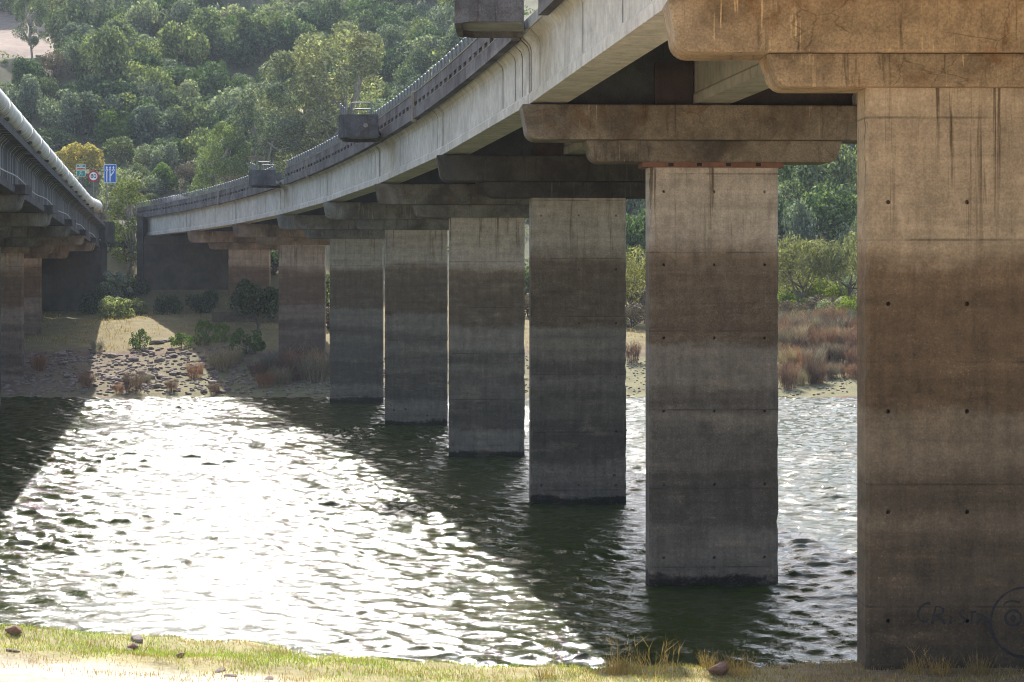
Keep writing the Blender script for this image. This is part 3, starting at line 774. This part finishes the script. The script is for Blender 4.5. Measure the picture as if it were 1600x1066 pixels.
def tree_kind(seed, n, nb, rx, rz, z0, rmin, rmax, size, mat, bark, h=None, tr=.12, lean=0, bottom=.15, limbs=9, aspect=.55):
    rg = np.random.default_rng(seed); bl = blob_crown(rg, nb, rx, rz, z0, rmin, rmax, bottom)
    c, d = crown_pts(rg, n, bl); v, f = leaves(c, d, size, rg, aspect=aspect)
    return np_mesh('crown', v, f, mat), limb_mesh(rg, (h or z0+rz), tr, bl, bark, lean, limbs)
def plant(name, meshes, loc, scale, rz, label, cat, group=None, color=None):
    r = empty(name, loc, label, cat, group); r.scale = scale if hasattr(scale, '__len__') else (scale,)*3; r.rotation_euler.z = rz
    for nm, me in zip(('crown', 'trunk'), meshes):
        o = bpy.data.objects.new(nm, me); link(o, r)
        if color: o.color = (*color, 1)
    return r
L = {}
L['dark'] = leaf('dark_oak_leaf', (.060, .100, .040), .42, tip=(.22, .27, .13))
L['olive'] = leaf('olive_leaf', (.14, .165, .072), .44, tip=(.34, .37, .20))
L['grey'] = leaf('grey_green_leaf', (.20, .22, .145), .42, tip=(.42, .43, .33))
L['bright'] = leaf('bright_green_leaf', (.11, .17, .030), .42)
L['brown'] = leaf('brown_twig', (.15, .115, .085), .2)
L['gum'] = leaf('gum_leaf', (.19, .20, .115), .44, tip=(.48, .46, .36))
L['yellow'] = leaf('yellow_leaf', (.36, .295, .095), .4)
L['lime'] = leaf('lime_leaf', (.24, .27, .03), .5)
L['silver'] = leaf('silver_leaf', (.36, .37, .30), .25)
L['willow'] = leaf('willow_leaf', (.14, .16, .035), .5, tip=(.24, .24, .06))
L['reed'] = leaf('dry_reed', (.30, .165, .135), .3, var=.4)
L['palereed'] = leaf('pale_dry_reed', (.33, .27, .22), .25, var=.4)
L['grass'] = leaf('green_grass', (.25, .30, .07), .5)
L['straw'] = leaf('dry_straw', (.46, .30, .12), .4)
L['mossy'] = leaf('tamarisk_leaf', (.22, .21, .085), .42, tip=(.34, .30, .17))

KIND = {}
for k, (mt, n) in {'dark': ('dark', 2600), 'olive': ('olive', 2600), 'grey': ('grey', 2600), 'bright': ('bright', 2200), 'brown': ('brown', 2000)}.items():
    KIND[k] = [tree_kind(100+sum(map(ord, k))+s, n, 15, 1.0, 1.05, .05, .28, .46, .062, L[mt], M['bark'], 1.4, .07) for s in range(4)]
GUM = [tree_kind(300+s, 15000, 42, 5.0, 10.5, 4.6, .6, 1.35, .15, L['gum'], M['palebark'], 15.5, .32, .05, 0.02, 22, .4) for s in range(2)]
WIL = [tree_kind(320+s, 4600, 30, 2.6, 9.2, 1.8, .4, .85, .15, L['willow'], M['palebark'], 10, .16, .06, 0, 20, .4) for s in range(1)]
YEL = tree_kind(330, 5200, 22, 2.5, 2.3, 1.1, .5, .8, .12, L['yellow'], M['bark'], 3.2, .12)
LIME = [tree_kind(340+s, 2600, 12, 1.0, .75, .15, .25, .4, .06, L['lime'], M['bark'], .9, .04) for s in range(2)]
SIL = tree_kind(350, 900, 14, 1.5, 2.6, .5, .22, .45, .14, L['silver'], M['bark'], 3, .05)
MOSS = [tree_kind(360+s, 3600, 16, 1.0, .9, .3, .22, .38, .05, L['mossy'], M['bark'], 1.1, .05, 0, .3, 12, .3) for s in range(2)]
LOLLI = tree_kind(371, 3000, 16, 1.0, .9, .5, .22, .38, .06, L['dark'], M['bark'], 1.3, .06)
CONE = tree_kind(370, 4200, 26, .95, 1.5, .15, .22, .42, .07, L['bright'], M['bark'], 1.5, .07)

def stems(seed, n, h, spread, w, mat, lean=.25, fork=3):
    rg = np.random.default_rng(seed); vs = []; fs = []
    for i in range(n):
        a = rg.uniform(0, 6.28); q = rg.uniform(0, 1)**.5*spread; b = np.array([q*math.cos(a)*.45, q*math.sin(a)*.45, -.05])
        hh = h*rg.uniform(.45, 1.0); t = b+np.array([math.cos(a)*lean*hh*rg.uniform(.2, 1.2), math.sin(a)*lean*hh*rg.uniform(.2, 1.2), hh])
        paths = [(b, t)]
        for k in range(fork):
            s = b+(t-b)*rg.uniform(.35, .8); paths.append((s, s+np.array([rg.normal(0, .16), rg.normal(0, .16), rg.uniform(.12, .3)])*h))
        for p, e in paths:
            sd = np.array([math.cos(a+1.57), math.sin(a+1.57), 0])*w*rg.uniform(.6, 1.3); sd2 = np.array([math.cos(a), math.sin(a), 0])*w*.6
            k0 = len(vs); vs += [p-sd, p+sd, p+sd2*1.5, e]; fs += [(k0, k0+1, k0+3), (k0+1, k0+2, k0+3)]
    return np_mesh('stems', np.array(vs), np.array(fs), mat)
BUSHL = [tree_kind(380+s, 2400, 26, 1.0, 1.0, .0, .14, .30, .06, leaf('sunlit_bush_leaf', (.25, .27, .13), .55, tip=(.42, .42, .30)), M['bark'], 1.0, .03, 0, .05, 14) for s in range(3)]
SCRAG = [tree_kind(390+s, 1300, 24, 1.0, 1.0, .0, .10, .24, .06, L['bright'], M['bark'], 1.0, .03, 0, .05, 16) for s in range(3)]
REED = [stems(400+s, 130, 1.0, .9, .008, L['reed'], .42, 6) for s in range(3)]
PREED = [stems(410+s, 130, 1.0, .9, .008, L['palereed'], .45, 6) for s in range(2)]
TUFT = [stems(420+s, 105, .55, .42, .0045, L['straw'], .55, 1) for s in range(3)]
TALL = [stems(430+s, 9, .95, .35, .005, L['straw'], .35, 4) for s in range(3)]
def bush(name, me, loc, sc, label, cat, group=None):
    o = bpy.data.objects.new(name, me); o.location = loc; o.scale = sc if hasattr(sc, '__len__') else (sc,)*3; o.rotation_euler.z = random.uniform(0, 6.28)
    tag(link(o), label, cat, group); return o
def at(px, Y, dz=0): x = (px-800)*Y/F; return (x, Y, th(x, Y)+dz)

# hero trees --------------------------------------------------------
plant('gum_tree', GUM[0], at(525, 232, -.5), (1.45, 1.45, 1.36), .6, 'tallest airy grey-green gum tree standing behind the right bridge', 'tree', color=(1.12, 1.1, 1.1))
plant('gum_tree', GUM[1], at(412, 226, -.5), (1.05, 1.05, 1.0), 2.1, 'gum tree left of and lower than the tallest gum tree', 'tree')
plant('gum_tree', GUM[1], at(466, 235, -.5), (1.25, 1.25, 1.15), 5.2, 'broad pale gum tree between the tallest gum and the lower one', 'tree', color=(1.12, 1.1, 1.08))
plant('gum_tree', GUM[1], at(345, 222, -.5), (.7, .7, .72), 4.0, 'smallest of the gum trees, left, above the bridge rail', 'tree', color=(1.15, 1.25, .7))
plant('gum_tree', GUM[0], at(592, 230, -.5), (.55, .55, .72), 1.0, 'yellowish young gum tree showing over the balcony', 'tree', color=(1.4, 1.3, .7))
plant('willow_tree', WIL[0], at(200, 196), (1.0, 1.0, .78), .4, 'leafy yellow-green tree growing between the two bridge ends', 'tree', color=(1.25, 1.2, 1.0))
plant('yellow_tree', YEL, at(127, 246, -.3), (1.35, 1.35, 1.15), .4, 'round yellow autumn tree behind the green road sign', 'tree')
plant('conical_bush', CONE, at(258, 240, -.2), (1.9, 1.9, 1.75), 0, 'dense green conical bush above the grey boulder', 'bush')
plant('tall_hill_tree', GUM[1], at(140, 330, -1), (.85, .85, .95), 3, 'tall pale tree at the edge of the pink field', 'tree', color=(.9, 1, 1))
plant('tall_hill_tree', GUM[0], at(48, 292, -1), (.6, .6, .66), 5, 'slim pale tree below the pink field, over the white pipe', 'tree', color=(.9, 1, 1))
plant('silver_bush', SIL, at(180, 187), 1.15, 0, 'white-leaved sunlit bush in the dark gap between the abutments', 'bush')
plant('pale_bush', BUSHL[0], at(178, 180), (2.0, 2.0, 1.7), 0, 'sunlit grey-green bush at the foot of the gap between the bridges', 'bush')
plant('pale_bush', BUSHL[1], at(212, 184), (1.5, 1.5, 1.2), 2, 'small grey-green bush right of the larger one between the bridges', 'bush')
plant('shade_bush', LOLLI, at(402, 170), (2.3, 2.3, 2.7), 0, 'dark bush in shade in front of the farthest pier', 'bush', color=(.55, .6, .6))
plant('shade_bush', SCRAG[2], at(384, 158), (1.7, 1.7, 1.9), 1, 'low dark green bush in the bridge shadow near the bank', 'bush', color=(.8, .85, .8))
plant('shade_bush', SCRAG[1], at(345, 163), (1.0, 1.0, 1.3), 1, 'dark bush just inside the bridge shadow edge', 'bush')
plant('green_bush', SCRAG[1], at(318, 161), (1.0, 1.0, 1.7), 1, 'upright bright green bush on the edge of the bridge shadow', 'bush')
plant('green_bush', SCRAG[2], at(284, 160), (1.2, 1.2, 1.1), 3, 'low green bush in the sun left of the shadow edge', 'bush')
plant('green_bush', SCRAG[0], at(218, 161), (1.0, 1.0, 1.4), 3, 'small green bush alone on the sunny grass', 'bush')
plant('tamarisk', MOSS[0], at(1255, 186), (4.2, 3, 4.6), 3, 'big brown and green feathery bush seen right of the second pier', 'bush')
plant('tamarisk', MOSS[1], at(1325, 184), (3.6, 3, 5.0), 1, 'feathery green bush beside the nearest pier edge', 'bush')
plant('tamarisk', MOSS[1], at(985, 180), (3.4, 3, 4.2), 0, 'feathery bush seen left of the second pier', 'bush')
plant('lime_bush', LIME[0], at(1292, 203), (2.6, 2.4, 2.4), 1, 'bright lime-green bush under the dark trees between the piers', 'bush')
plant('lime_bush', LIME[1], at(1326, 172), (1.25, 1.2, 2.0), 1, 'small yellow-green bush touching the nearest pier edge', 'bush')
plant('lime_bush', LIME[0], at(993, 200), (2.2, 2, 2.2), 2, 'lime-green bush in the slit left of the second pier', 'bush')
GAP = [(1248, 214, 1.9, 4.6, 'grey', 'slim pale green tree right of the second pier'), (1292, 219, 3.9, 4.7, 'dark', 'broad dark tree between the two nearest piers'),
    (1337, 213, 2.2, 3.4, 'grey', 'pale leafy bush at the nearest pier edge'), (1222, 218, 2.6, 4.4, 'dark', 'dark tree just right of the second pier'), (1268, 232, 3.6, 4.8, 'olive', 'olive tree topping the gap between the two nearest piers'),
    (1322, 236, 3.8, 5.4, 'olive', 'tall olive tree under the second pier cap end'), (998, 214, 2.2, 4.0, 'dark', 'dark tree in the slit between the second and third piers'), (986, 226, 2.8, 4.8, 'grey', 'grey-green tree low in the slit between the second and third piers'),
    (992, 242, 3.4, 5.2, 'olive', 'olive tree high in the slit between the second and third piers'), (1300, 252, 4, 5.0, 'grey', 'grey-green tree highest in the gap beside the nearest pier'), (1240, 247, 3.6, 4.8, 'bright', 'bright green tree right under the second cap'),
    (1336, 256, 3.6, 5.2, 'dark', 'dark tree highest beside the nearest pier'), (1262, 268, 4.2, 5.0, 'olive', 'small olive tree just under the second cap'), (1325, 275, 4.2, 5.4, 'dark', 'dark tree under the right end of the second cap'), (985, 262, 4, 5, 'dark', 'dark tree just under the third cap')]
for px, Y, sx, sz, kd, lb in GAP:
    plant('gap_tree', KIND[kd][int(px) % 4], at(px, Y, -.3), (sx, sx, sz), random.uniform(0, 6), lb, 'tree')
for i, (px, Y, s_, kd, lb) in enumerate(((1228, 200, 1.5, 'grey', 'grey bush beside the lime bush, left'), (1240, 206, 1.7, 'brown', 'brown leafless bush left of the lime bush'), (1262, 196, 2.0, 'brown', 'brown twiggy bush behind the tamarisk'), (1312, 198, 2.0, 'grey', 'grey bush behind the tamarisk at the nearest pier'),
        (1234, 192, 1.7, 'bright', 'green bush between tamarisk and second pier'), (1290, 178, 1.7, 'brown', 'brown bush at the foot of the big tamarisk'), (1238, 176, 1.5, 'brown', 'brown bush beside the second pier above the dry thicket'), (1262, 172, 1.3, 'olive', 'small green bush amid brown ones in the right gap'),
        (994, 188, 2.0, 'brown', 'brown bush low in the slit left of the second pier'), (988, 172, 1.6, 'brown', 'brown bush lowest in the slit left of the second pier'), (1310, 176, 1.6, 'grey', 'grey bush beside the yellow-green one'))):
    plant('gap_bush', KIND[kd][i % 4], at(px, Y, -.2), (s_*1.1, s_*1.1, s_), i, lb, 'bush')
for i, (px, Y, s_, kd, lb) in enumerate(((196, 222, 1.5, 'brown', 'brown bush just right of the blue lane sign'), (222, 226, 1.7, 'grey', 'pale grey bush left of the conical green bush'), (205, 232, 1.9, 'brown', 'brown bush behind the top of the yellow-green tree'), (232, 238, 2.0, 'grey', 'grey bush above left of the boulder'),
        (296, 242, 2.0, 'brown', 'grey-brown bush right of the conical green bush'), (318, 232, 1.8, 'grey', 'grey bush between boulder and gum trees'), (312, 226, 1.2, 'bright', 'low green bush beside the boulder'), (240, 222, 1.4, 'bright', 'yellow-green bush between the yellow-green tree and the boulder'), (150, 222, 1.3, 'brown', 'brown bush at the foot of the speed limit sign'),
        (170, 226, 1.5, 'olive', 'olive bush under the blue lane sign'), (280, 224, 1.0, 'olive', 'low olive bush in front of the boulder'), (429, 196, 2.6, 'dark', 'dark tree in the slit left of the seventh pier'), (511, 190, 2.4, 'olive', 'green tree in the slit right of the seventh pier'), (432, 182, 1.6, 'brown', 'brown bush low in the slit left of the seventh pier'), (512, 172, 1.6, 'brown', 'brown bush low in the slit right of the seventh pier'),
        (826, 200, 2.4, 'olive', 'green bush in the thin slit left of the third pier'), (826, 180, 1.6, 'brown', 'brown bush in the thin slit left of the third pier'))):
    plant('slope_bush', KIND[kd][i % 4], at(px, Y, -.2), (s_*1.1, s_*1.1, s_), i, lb, 'bush')
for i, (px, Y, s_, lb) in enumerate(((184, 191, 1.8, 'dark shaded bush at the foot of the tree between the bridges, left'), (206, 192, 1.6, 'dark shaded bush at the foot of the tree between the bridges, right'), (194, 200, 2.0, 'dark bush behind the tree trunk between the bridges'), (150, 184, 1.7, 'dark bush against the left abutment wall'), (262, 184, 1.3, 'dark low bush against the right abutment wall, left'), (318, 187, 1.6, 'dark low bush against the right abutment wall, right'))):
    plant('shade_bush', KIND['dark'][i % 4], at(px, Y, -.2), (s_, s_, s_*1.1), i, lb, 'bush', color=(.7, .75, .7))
for i, (px, Y, s_, lb) in enumerate(((1240, 181, 1.5, 'yellow-green bush beside the second pier above the dry thicket'), (1278, 193, 1.9, 'bright yellow-green bush behind the big tamarisk'), (1306, 190, 1.5, 'small yellow-green bush between the two tamarisks'))):
    plant('lime_bush', LIME[i % 2], at(px, Y, -.1), (s_*1.2, s_*1.2, s_*1.3), i, lb, 'bush', color=(.85, .85, 1))
# dry reddish bushes on the right bank and reeds under the bridge
k = 0
for row, (Y, n, h) in enumerate(((170, 8, 2.5), (165, 8, 2.6), (160, 7, 2.5), (154, 9, 2.0), (148.5, 8, 1.5))):
    for i in range(n):
        px = 1215+(i+.5)*130/n+random.uniform(-6, 6)
        bush('dry_shrub', random.choice(REED if (i+row) % 3 else PREED), at(px, Y+random.uniform(-1.5, 1.5)), (h*.85, h*.85, h*random.uniform(.75, 1.05)), ('%s of the %s row of leafless reddish shrubs on the right far bank' % (('leftmost', 'second', 'third', 'fourth', 'fifth', 'sixth', 'seventh', 'eighth', 'rightmost')[i if i < n-1 else 8], ('rear', 'fourth', 'third', 'second', 'front')[row])), 'shrub', 'reddish dry shrubs on the right bank')
for px, Y, h, lb in ((1275, 147.5, 2.6, 'bare reddish shrub standing alone at the right waterline'), (1231, 146, 2.3, 'pale bare shrub at the waterline beside the second pier'), (988, 156, 2.0, 'dry shrub in the slit left of the second pier')):
    bush('dry_shrub', random.choice(REED), at(px, Y), (h*.6, h*.6, h), lb, 'shrub')
for px, Y, h, rl in ((345, 153, 1.9, 'leftmost'), (362, 155, 1.6, 'second from left'), (405, 150, 1.6, 'third from left'), (415, 146, 1.3, 'lowest'), (430, 151, 2.0, 'fifth from left'), (440, 147, 1.6, 'low middle'), (455, 149, 2.1, 'middle'), (475, 150, 2.6, 'tallest'), (492, 148, 2.4, 'second from right'), (505, 151, 2.2, 'rightmost')):
    bush('reed_clump', random.choice(REED+PREED), at(px, Y), (h*1.0, h*1.0, h), f'{rl} brown dry reed clump in the shade beneath the right bridge', 'reed', 'dry reeds under the right bridge')
for px, Y, h, lb in ((135, 145.5, 1.5, 'pinkish dry reed clump at the left shadow edge by the water'), (208, 143.6, 1.9, 'thin tall dry reed at the waterline, middle of the sunlit bank'), (186, 143.3, 1.0, 'short dry reed at the waterline left of the tall one'),
        (268, 144, 1.1, 'dry reed at the waterline right of the tall one'), (305, 150, 1.5, 'reddish reed on the rubble right of middle'), (335, 143.6, 1.1, 'dry reed at the waterline near the right shadow edge'), (152, 159, 1.2, 'pale reed on the grass beside the left shadow edge'), (228, 147, 1.0, 'small reed among the rubble stones'), (60, 152, 1.6, 'dry reed in the shade under the left bridge')):
    bush('reed_clump', random.choice(REED+PREED), at(px, Y), (h*.75, h*.75, h), lb, 'reed')

# hillside trees ----------------------------------------------------
kname = {'dark': ('dark_tree', 'dark evergreens'), 'olive': ('olive_tree', 'olive bushes'), 'grey': ('grey_tree', 'grey-green trees'), 'bright': ('green_bush', 'bright green bushes'), 'brown': ('bare_bush', 'brown bare bushes')}
cands = []
rh = random.Random(5)
Y = 236.0
while Y < 392:
    sp = 3.5+(Y-236)*.016
    for X in np.arange(-.255*Y, .01*Y, sp):
        x, y = X+rh.uniform(-1.4, 1.4), Y+rh.uniform(-1.7, 1.7)
        px = 800+x*F/y; z = th(x, y); py = 430-(z-CAMZ)*F/y
        if py < -25 or px < -20 or px > 735: continue
        if px < 118 and 36 < py < 150-px*.5 and rh.random() < .97: continue            # the open pink field
        if Y < 246 and 235 < px < 310: continue
        if Y < 253 and 75 < px < 185: continue
        cands.append((x, y, z, px, py))
    Y += sp*1.05
print('hill candidates', len(cands))
items = []
for x, y, z, px, py in cands:
    w = {'dark': .34, 'olive': .28, 'grey': .22, 'bright': .08, 'brown': .08}
    if y < 262: w.update(brown=.22, bright=.14, dark=.2)
    kd = rh.choices(list(w), list(w.values()))[0]
    s = rh.choice((1.6, 2.2, 2.6, 3.0, 3.4, 4.3))*rh.uniform(.85, 1.15)*(1.0 if y > 262 else .72)*(.6 if kd in ('brown', 'bright') else 1)
    row = 'top' if py < 60 else 'upper' if py < 130 else 'middle' if py < 205 else 'lower'
    colm = ('over the white pipe' if px < 90 else 'above the road signs' if px < 200 else 'left of gum trees' if px < 330 else 'behind gum trees' if px < 600 else 'beside nearest balcony')
    items.append([kd, row, colm, px, x, y, z, s])
from collections import defaultdict
cells = defaultdict(list)
for it in items: cells[tuple(it[:3])].append(it)
ORD = ['leftmost', 'second from left', 'third from left', 'fourth from left', 'fifth from left', 'sixth from left', 'seventh from left', 'eighth from left', 'ninth from left', 'tenth from left', 'eleventh from left', 'twelfth from left', 'thirteenth from left', 'fourteenth from left', 'fifteenth from left', 'sixteenth from left', 'seventeenth from left', 'eighteenth from left', 'nineteenth from left', 'twentieth from left', 'last but two from left', 'last but one from left', 'rightmost', 'rightmost']
for (kd, row, colm), lst in cells.items():
    lst.sort(key=lambda q: q[3])
    for i, (_, _, _, px, x, y, z, s) in enumerate(lst):
        nm, ph = kname[kd]
        lb = f"{ORD[min(i, 23)]} of the {ph} on the {row} slope {colm}" if len(lst) > 1 else f"only one of the {ph} on the {row} slope {colm}"
        plant(nm, rh.choice(KIND[kd]), (x, y, z-.25), (s, s*rh.uniform(.8, 1.2), s*rh.uniform(.7, 1.35)), rh.uniform(0, 6.28), lb, 'bush' if kd in ('bright', 'brown') else 'tree', f'{ph} on the hillside')

# low scrub covering the whole slope, uncountable
def scrub():
    rg = np.random.default_rng(77); V = []; Fc = []; n0 = 0
    for mt in (0,):
        N = 3400; x = rg.uniform(-130, 130, N); y = rg.uniform(208, 420, N)
        keep = ~((x > -70) & (x < -14) & (y < 222)) & ~((x < -66) & (y > 300) & (rg.uniform(0, 1, N) < .93))
        x, y = x[keep], y[keep]; z = terrain_h(x, y)
        sc = rg.uniform(.4, 1.2, len(x))
        cnt = 60
        d = rg.normal(0, 1, (len(x), cnt, 3)); d[..., 2] = np.abs(d[..., 2]); d /= np.linalg.norm(d, axis=2, keepdims=True)
        c = np.stack([x, y, z], 1)[:, None, :]+d*sc[:, None, None]*np.array([1.2, 1.2, 1.0])*rg.uniform(.7, 1.1, (len(x), cnt, 1))
        v, f = leaves(c.reshape(-1, 3), d.reshape(-1, 3), .17, rg)
    o = bpy.data.objects.new('hillside_scrub', np_mesh('hillside_scrub', v, f, L['olive'])); tag(link(o), 'low olive scrub covering the hillside between the trees', 'scrub', kind='stuff')
scrub()

# ------------------------------------------------------------------ stones
def stone_mesh(seed, mat, flat=.6):
    bm = bmesh.new(); bmesh.ops.create_icosphere(bm, subdivisions=2, radius=1); rg = random.Random(seed)
    ax = [Vector((rg.gauss(0, 1), rg.gauss(0, 1), rg.gauss(0, 1))).normalized() for _ in range(9)]; dd = [rg.uniform(.55, .9) for _ in ax]
    for v in bm.verts:
        for a, d in zip(ax, dd):
            k = v.co.dot(a)
            if k > d: v.co -= a*(k-d)
        v.co.z *= flat; v.co *= rg.uniform(.96, 1.04)
    me = bpy.data.meshes.new('stone'); bm.to_mesh(me); bm.free(); me.materials.append(mat); return me
ST = [stone_mesh(s, M['stone'], random.uniform(.4, .7)) for s in range(6)]
RST = [stone_mesh(50+s, M['redstone'], .8) for s in range(3)]
def stone(me, loc, s, label, group=None, name='stone', rz=None):
    o = bpy.data.objects.new(name, me); o.location = loc; o.scale = s if hasattr(s, '__len__') else (s,)*3; o.rotation_euler = (random.uniform(-.2, .2), random.uniform(-.2, .2), random.uniform(0, 6.28) if rz is None else rz)
    return tag(link(o), label, 'stone', group)
rs = random.Random(3)
NTH = ['first', 'second', 'third', 'fourth', 'fifth', 'sixth', 'seventh', 'eighth', 'ninth', 'tenth', 'eleventh', 'twelfth', 'thirteenth', 'fourteenth', 'fifteenth']
spots = sorted([(143.6+rs.random()**.8*17, rs.uniform(95, 395)) for k in range(150)])
for row in range(10):
    for k, (Y, px) in enumerate(sorted(spots[row*15:row*15+15], key=lambda q: q[1])):
        s = rs.uniform(.12, .36)*(1.3 if rs.random() < .12 else 1)
        stone(rs.choice(ST), at(px, Y, .05), (s*rs.uniform(1, 1.5), s, s*1.05), f'{NTH[k]} stone from left in the {NTH[row]} row of rubble up from the water', 'rubble stones on the far bank')
stone(ST[0], at(174, 148.5, .05), (.55, .5, .5), 'largest round stone left in the rubble of the far bank')
stone(ST[1], at(245, 163, .1), (.7, .5, .35), 'flat white block left of a pair on the sunny grass'); stone(ST[2], at(258, 164, .1), (.55, .5, .35), 'flat white block right of a pair by the shadow edge')
stone(stone_mesh(90, M['boulder'], .6), at(272, 236, -.5), (2.6, 2.0, 1.9), 'large grey boulder below the conical green bush', name='boulder')
stone(stone_mesh(91, M['boulder'], .6), at(300, 238, -.3), (1.3, 1.3, 1.2), 'smaller grey boulder right of the large one', name='boulder')
def rubble():
    rg = np.random.default_rng(5); V = []; Fs = []; n0 = 0
    base = [np.array([v.co[:] for v in m.vertices]) for m in ST]; bf = [np.array([p.vertices[:] for p in m.polygons]) for m in ST]
    small = [stone_lo(s) for s in range(5)]
    N = 4200
    x = rg.uniform(-40, 36, N); y = 142.6+rg.uniform(0, 1, N)**.9*16; z = terrain_h(x, y)
    for i in range(N):
        v, f = small[i % 5]; s = rg.uniform(.05, .20); a = rg.uniform(0, 6.28)
        if x[i] > -8: s *= .6
        Rm = np.array([[math.cos(a), -math.sin(a), 0], [math.sin(a), math.cos(a), 0], [0, 0, 1]])
        V.append((v*np.array([1.4, 1, .7])*s)@Rm.T+np.array([x[i], y[i], z[i]+.01])); Fs.append(f+n0); n0 += len(v)
    o = bpy.data.objects.new('rubble', np_mesh('rubble', np.concatenate(V), np.concatenate(Fs), M['stone'])); tag(link(o), 'loose small rubble strewn along the far bank', 'rubble', kind='stuff')
def stone_lo(seed):
    bm = bmesh.new(); bmesh.ops.create_icosphere(bm, subdivisions=1, radius=1); rg = random.Random(seed)
    for v in bm.verts: v.co *= rg.uniform(.7, 1.2)
    v = np.array([q.co[:] for q in bm.verts]); f = np.array([[q.index for q in p.verts] for p in bm.faces]); bm.free(); return v, f
rubble()
# near bank stones
stone(RST[0], at(21, 35.6, .06), (.17, .14, .14), 'brown rounded stone on the grass edge at far left', rz=.3)
stone(RST[1], at(208, 35.4, .05), (.12, .10, .10), 'brown stone in the small pile at the water edge'); stone(ST[1], at(214, 36.0, .03), (.17, .12, .12), 'grey stone behind the brown one in the small pile')
stone(ST[2], at(201, 35.2, .01), (.11, .08, .07), 'flat grey stone in front of the small pile'); stone(RST[2], at(282, 34.6, .03), (.09, .08, .08), 'small round brown stone alone on the grass')
stone(RST[0], at(1125, 35.75, .09), (.23, .2, .20), 'brown stone among dry grass near the nearest pier', rz=1)
stone(RST[1], at(1226, 35.9, .03), (.07, .06, .06), 'small reddish stone left of the nearest pier base')
for px, Y, lb in ((360, 33.6, 'second from right'), (344, 34.0, 'second from left'), (420, 33.6, 'rightmost'), (20, 33.9, 'leftmost')): stone(ST[3], at(px, Y, .0), (.15, .08, .06), f'{lb} of the flat pale stones lying in the dry near bank', 'flat stones on the near bank')

# ------------------------------------------------------------------ grass on the near bank
def grass(name, n, xr, yr, h, w, mat, dens, seed, label):
    rg = np.random.default_rng(seed); x = rg.uniform(*xr, n); y = rg.uniform(*yr, n)
    k = dens(x, y) > rg.uniform(0, 1, n); x, y = x[k], y[k]; n = len(x); z = terrain_h(x, y)
    a = rg.uniform(0, 6.28, n); hh = h*rg.uniform(.35, 1.2, n); ln = rg.normal(0, .4, (n, 2))*hh[:, None]
    b = np.stack([x, y, z-.01], 1); sd = np.stack([np.cos(a), np.sin(a), 0*a], 1)*w
    m_ = b+np.stack([ln[:, 0]*.35, ln[:, 1]*.35, hh*.6], 1); t_ = b+np.stack([ln[:, 0], ln[:, 1], hh], 1)
    v = np.stack([b-sd, b+sd, m_+sd*.8, m_-sd*.8, t_], 1).reshape(-1, 3); i = np.arange(n)*5
    f = np.concatenate([np.stack([i, i+1, i+2], 1), np.stack([i, i+2, i+3], 1), np.stack([i+3, i+2, i+4], 1)])
    tag(link(bpy.data.objects.new(name, np_mesh(name, v, f, mat))), label, 'grass', kind='stuff')
edge = lambda x, y: np.clip((y-33.6-vnoise(x, y, 41, 2.2)*.5)/.9, 0, 1)*np.clip((37.6-y)/.5, 0, 1)*np.clip(.62+vnoise(x, y, 40, 1.6)*.6, 0, 1)*np.clip((4.3-x)/1.5, .05, 1)*np.where(x > -1.5, .5, 1)
grass('bank_grass', 90000, (-12, 10), (32.5, 37.6), .075, .006, L['grass'], edge, 1, 'short green grass along the near water edge')
dry = lambda x, y: np.clip((y-32.2)/1.2, 0, 1)*np.clip((37.6+np.clip(x-4, 0, 1.5)*.4-y)/.4, 0, 1)*np.clip(.25+vnoise(x, y, 42, 1.3)*.5+np.clip((x-.5)/2, 0, .55), 0, 1)
grass('dry_grass', 95000, (-12, 11), (31.5, 38.2), .085, .005, L['straw'], dry, 2, 'dry straw-coloured grass on the near bank')
fg = lambda x, y: np.clip(.35+vnoise(x, y, 44, 5)*.5, 0, 1)*np.clip((y-158)/3, 0, 1)*np.where(((x > -31) & (x < 4)) | (x < -37), .35, 1)
grass('far_grass', 60000, (-46, 30), (154, 192), .28, .02, L['straw'], fg, 3, 'dry grass on the flat ground of the far bank')
for px, Y, s, lb in ((982, 35.6, .85, 'thick dry straw tuft left of the brown stone'), (958, 35.7, .75, 'dry straw tuft left of the thickest one'), (1155, 35.6, .9, 'dry straw tuft right of the brown stone'), (1110, 36.1, .75, 'low straw tuft behind the brown stone'), (1470, 35.4, .8, 'dry grass tuft at the nearest pier foot, under the writing'), (1530, 35.4, .85, 'dry grass tuft at the nearest pier foot, right'), (1425, 35.5, .6, 'small grass tuft at the nearest pier foot, left'), (850, 35.3, .7, 'thin straw tuft on the grass edge, leftmost of the tufts')):
    bush('dry_grass_tuft', random.choice(TUFT), at(px, Y), s, lb, 'grass tuft')
for px, Y, s, lb in ((862, 35.2, .75, 'tall thin dry stalks rising before the water, leftmost'), (1022, 35.2, 1.0, 'tallest dry stalks before the water'), (1050, 35.5, .8, 'bent dry stalks right of the tallest'), (965, 35.6, .8, 'dry stalks left of the tallest'), (1440, 35.2, .7, 'thin stalks in front of the nearest pier')):
    bush('dry_stalks', random.choice(TALL), at(px, Y), s, lb, 'grass stalks')

# ------------------------------------------------------------------ haze over the valley
def haze():
    o = MB().box(-330, 330, -70, 530, -5, 125).build('haze', None)
    m = bpy.data.materials.new('valley_haze'); m.use_nodes = True; n = m.node_tree.nodes; n.clear()
    v = n.new('ShaderNodeVolumePrincipled'); v.inputs['Color'].default_value = (.80, .89, 1, 1); v.inputs['Density'].default_value = .00013; v.inputs['Anisotropy'].default_value = .25
    out = n.new('ShaderNodeOutputMaterial'); m.node_tree.links.new(v.outputs[0], out.inputs['Volume'])
    o.data.materials.append(m); tag(o, kind='stuff')
haze()
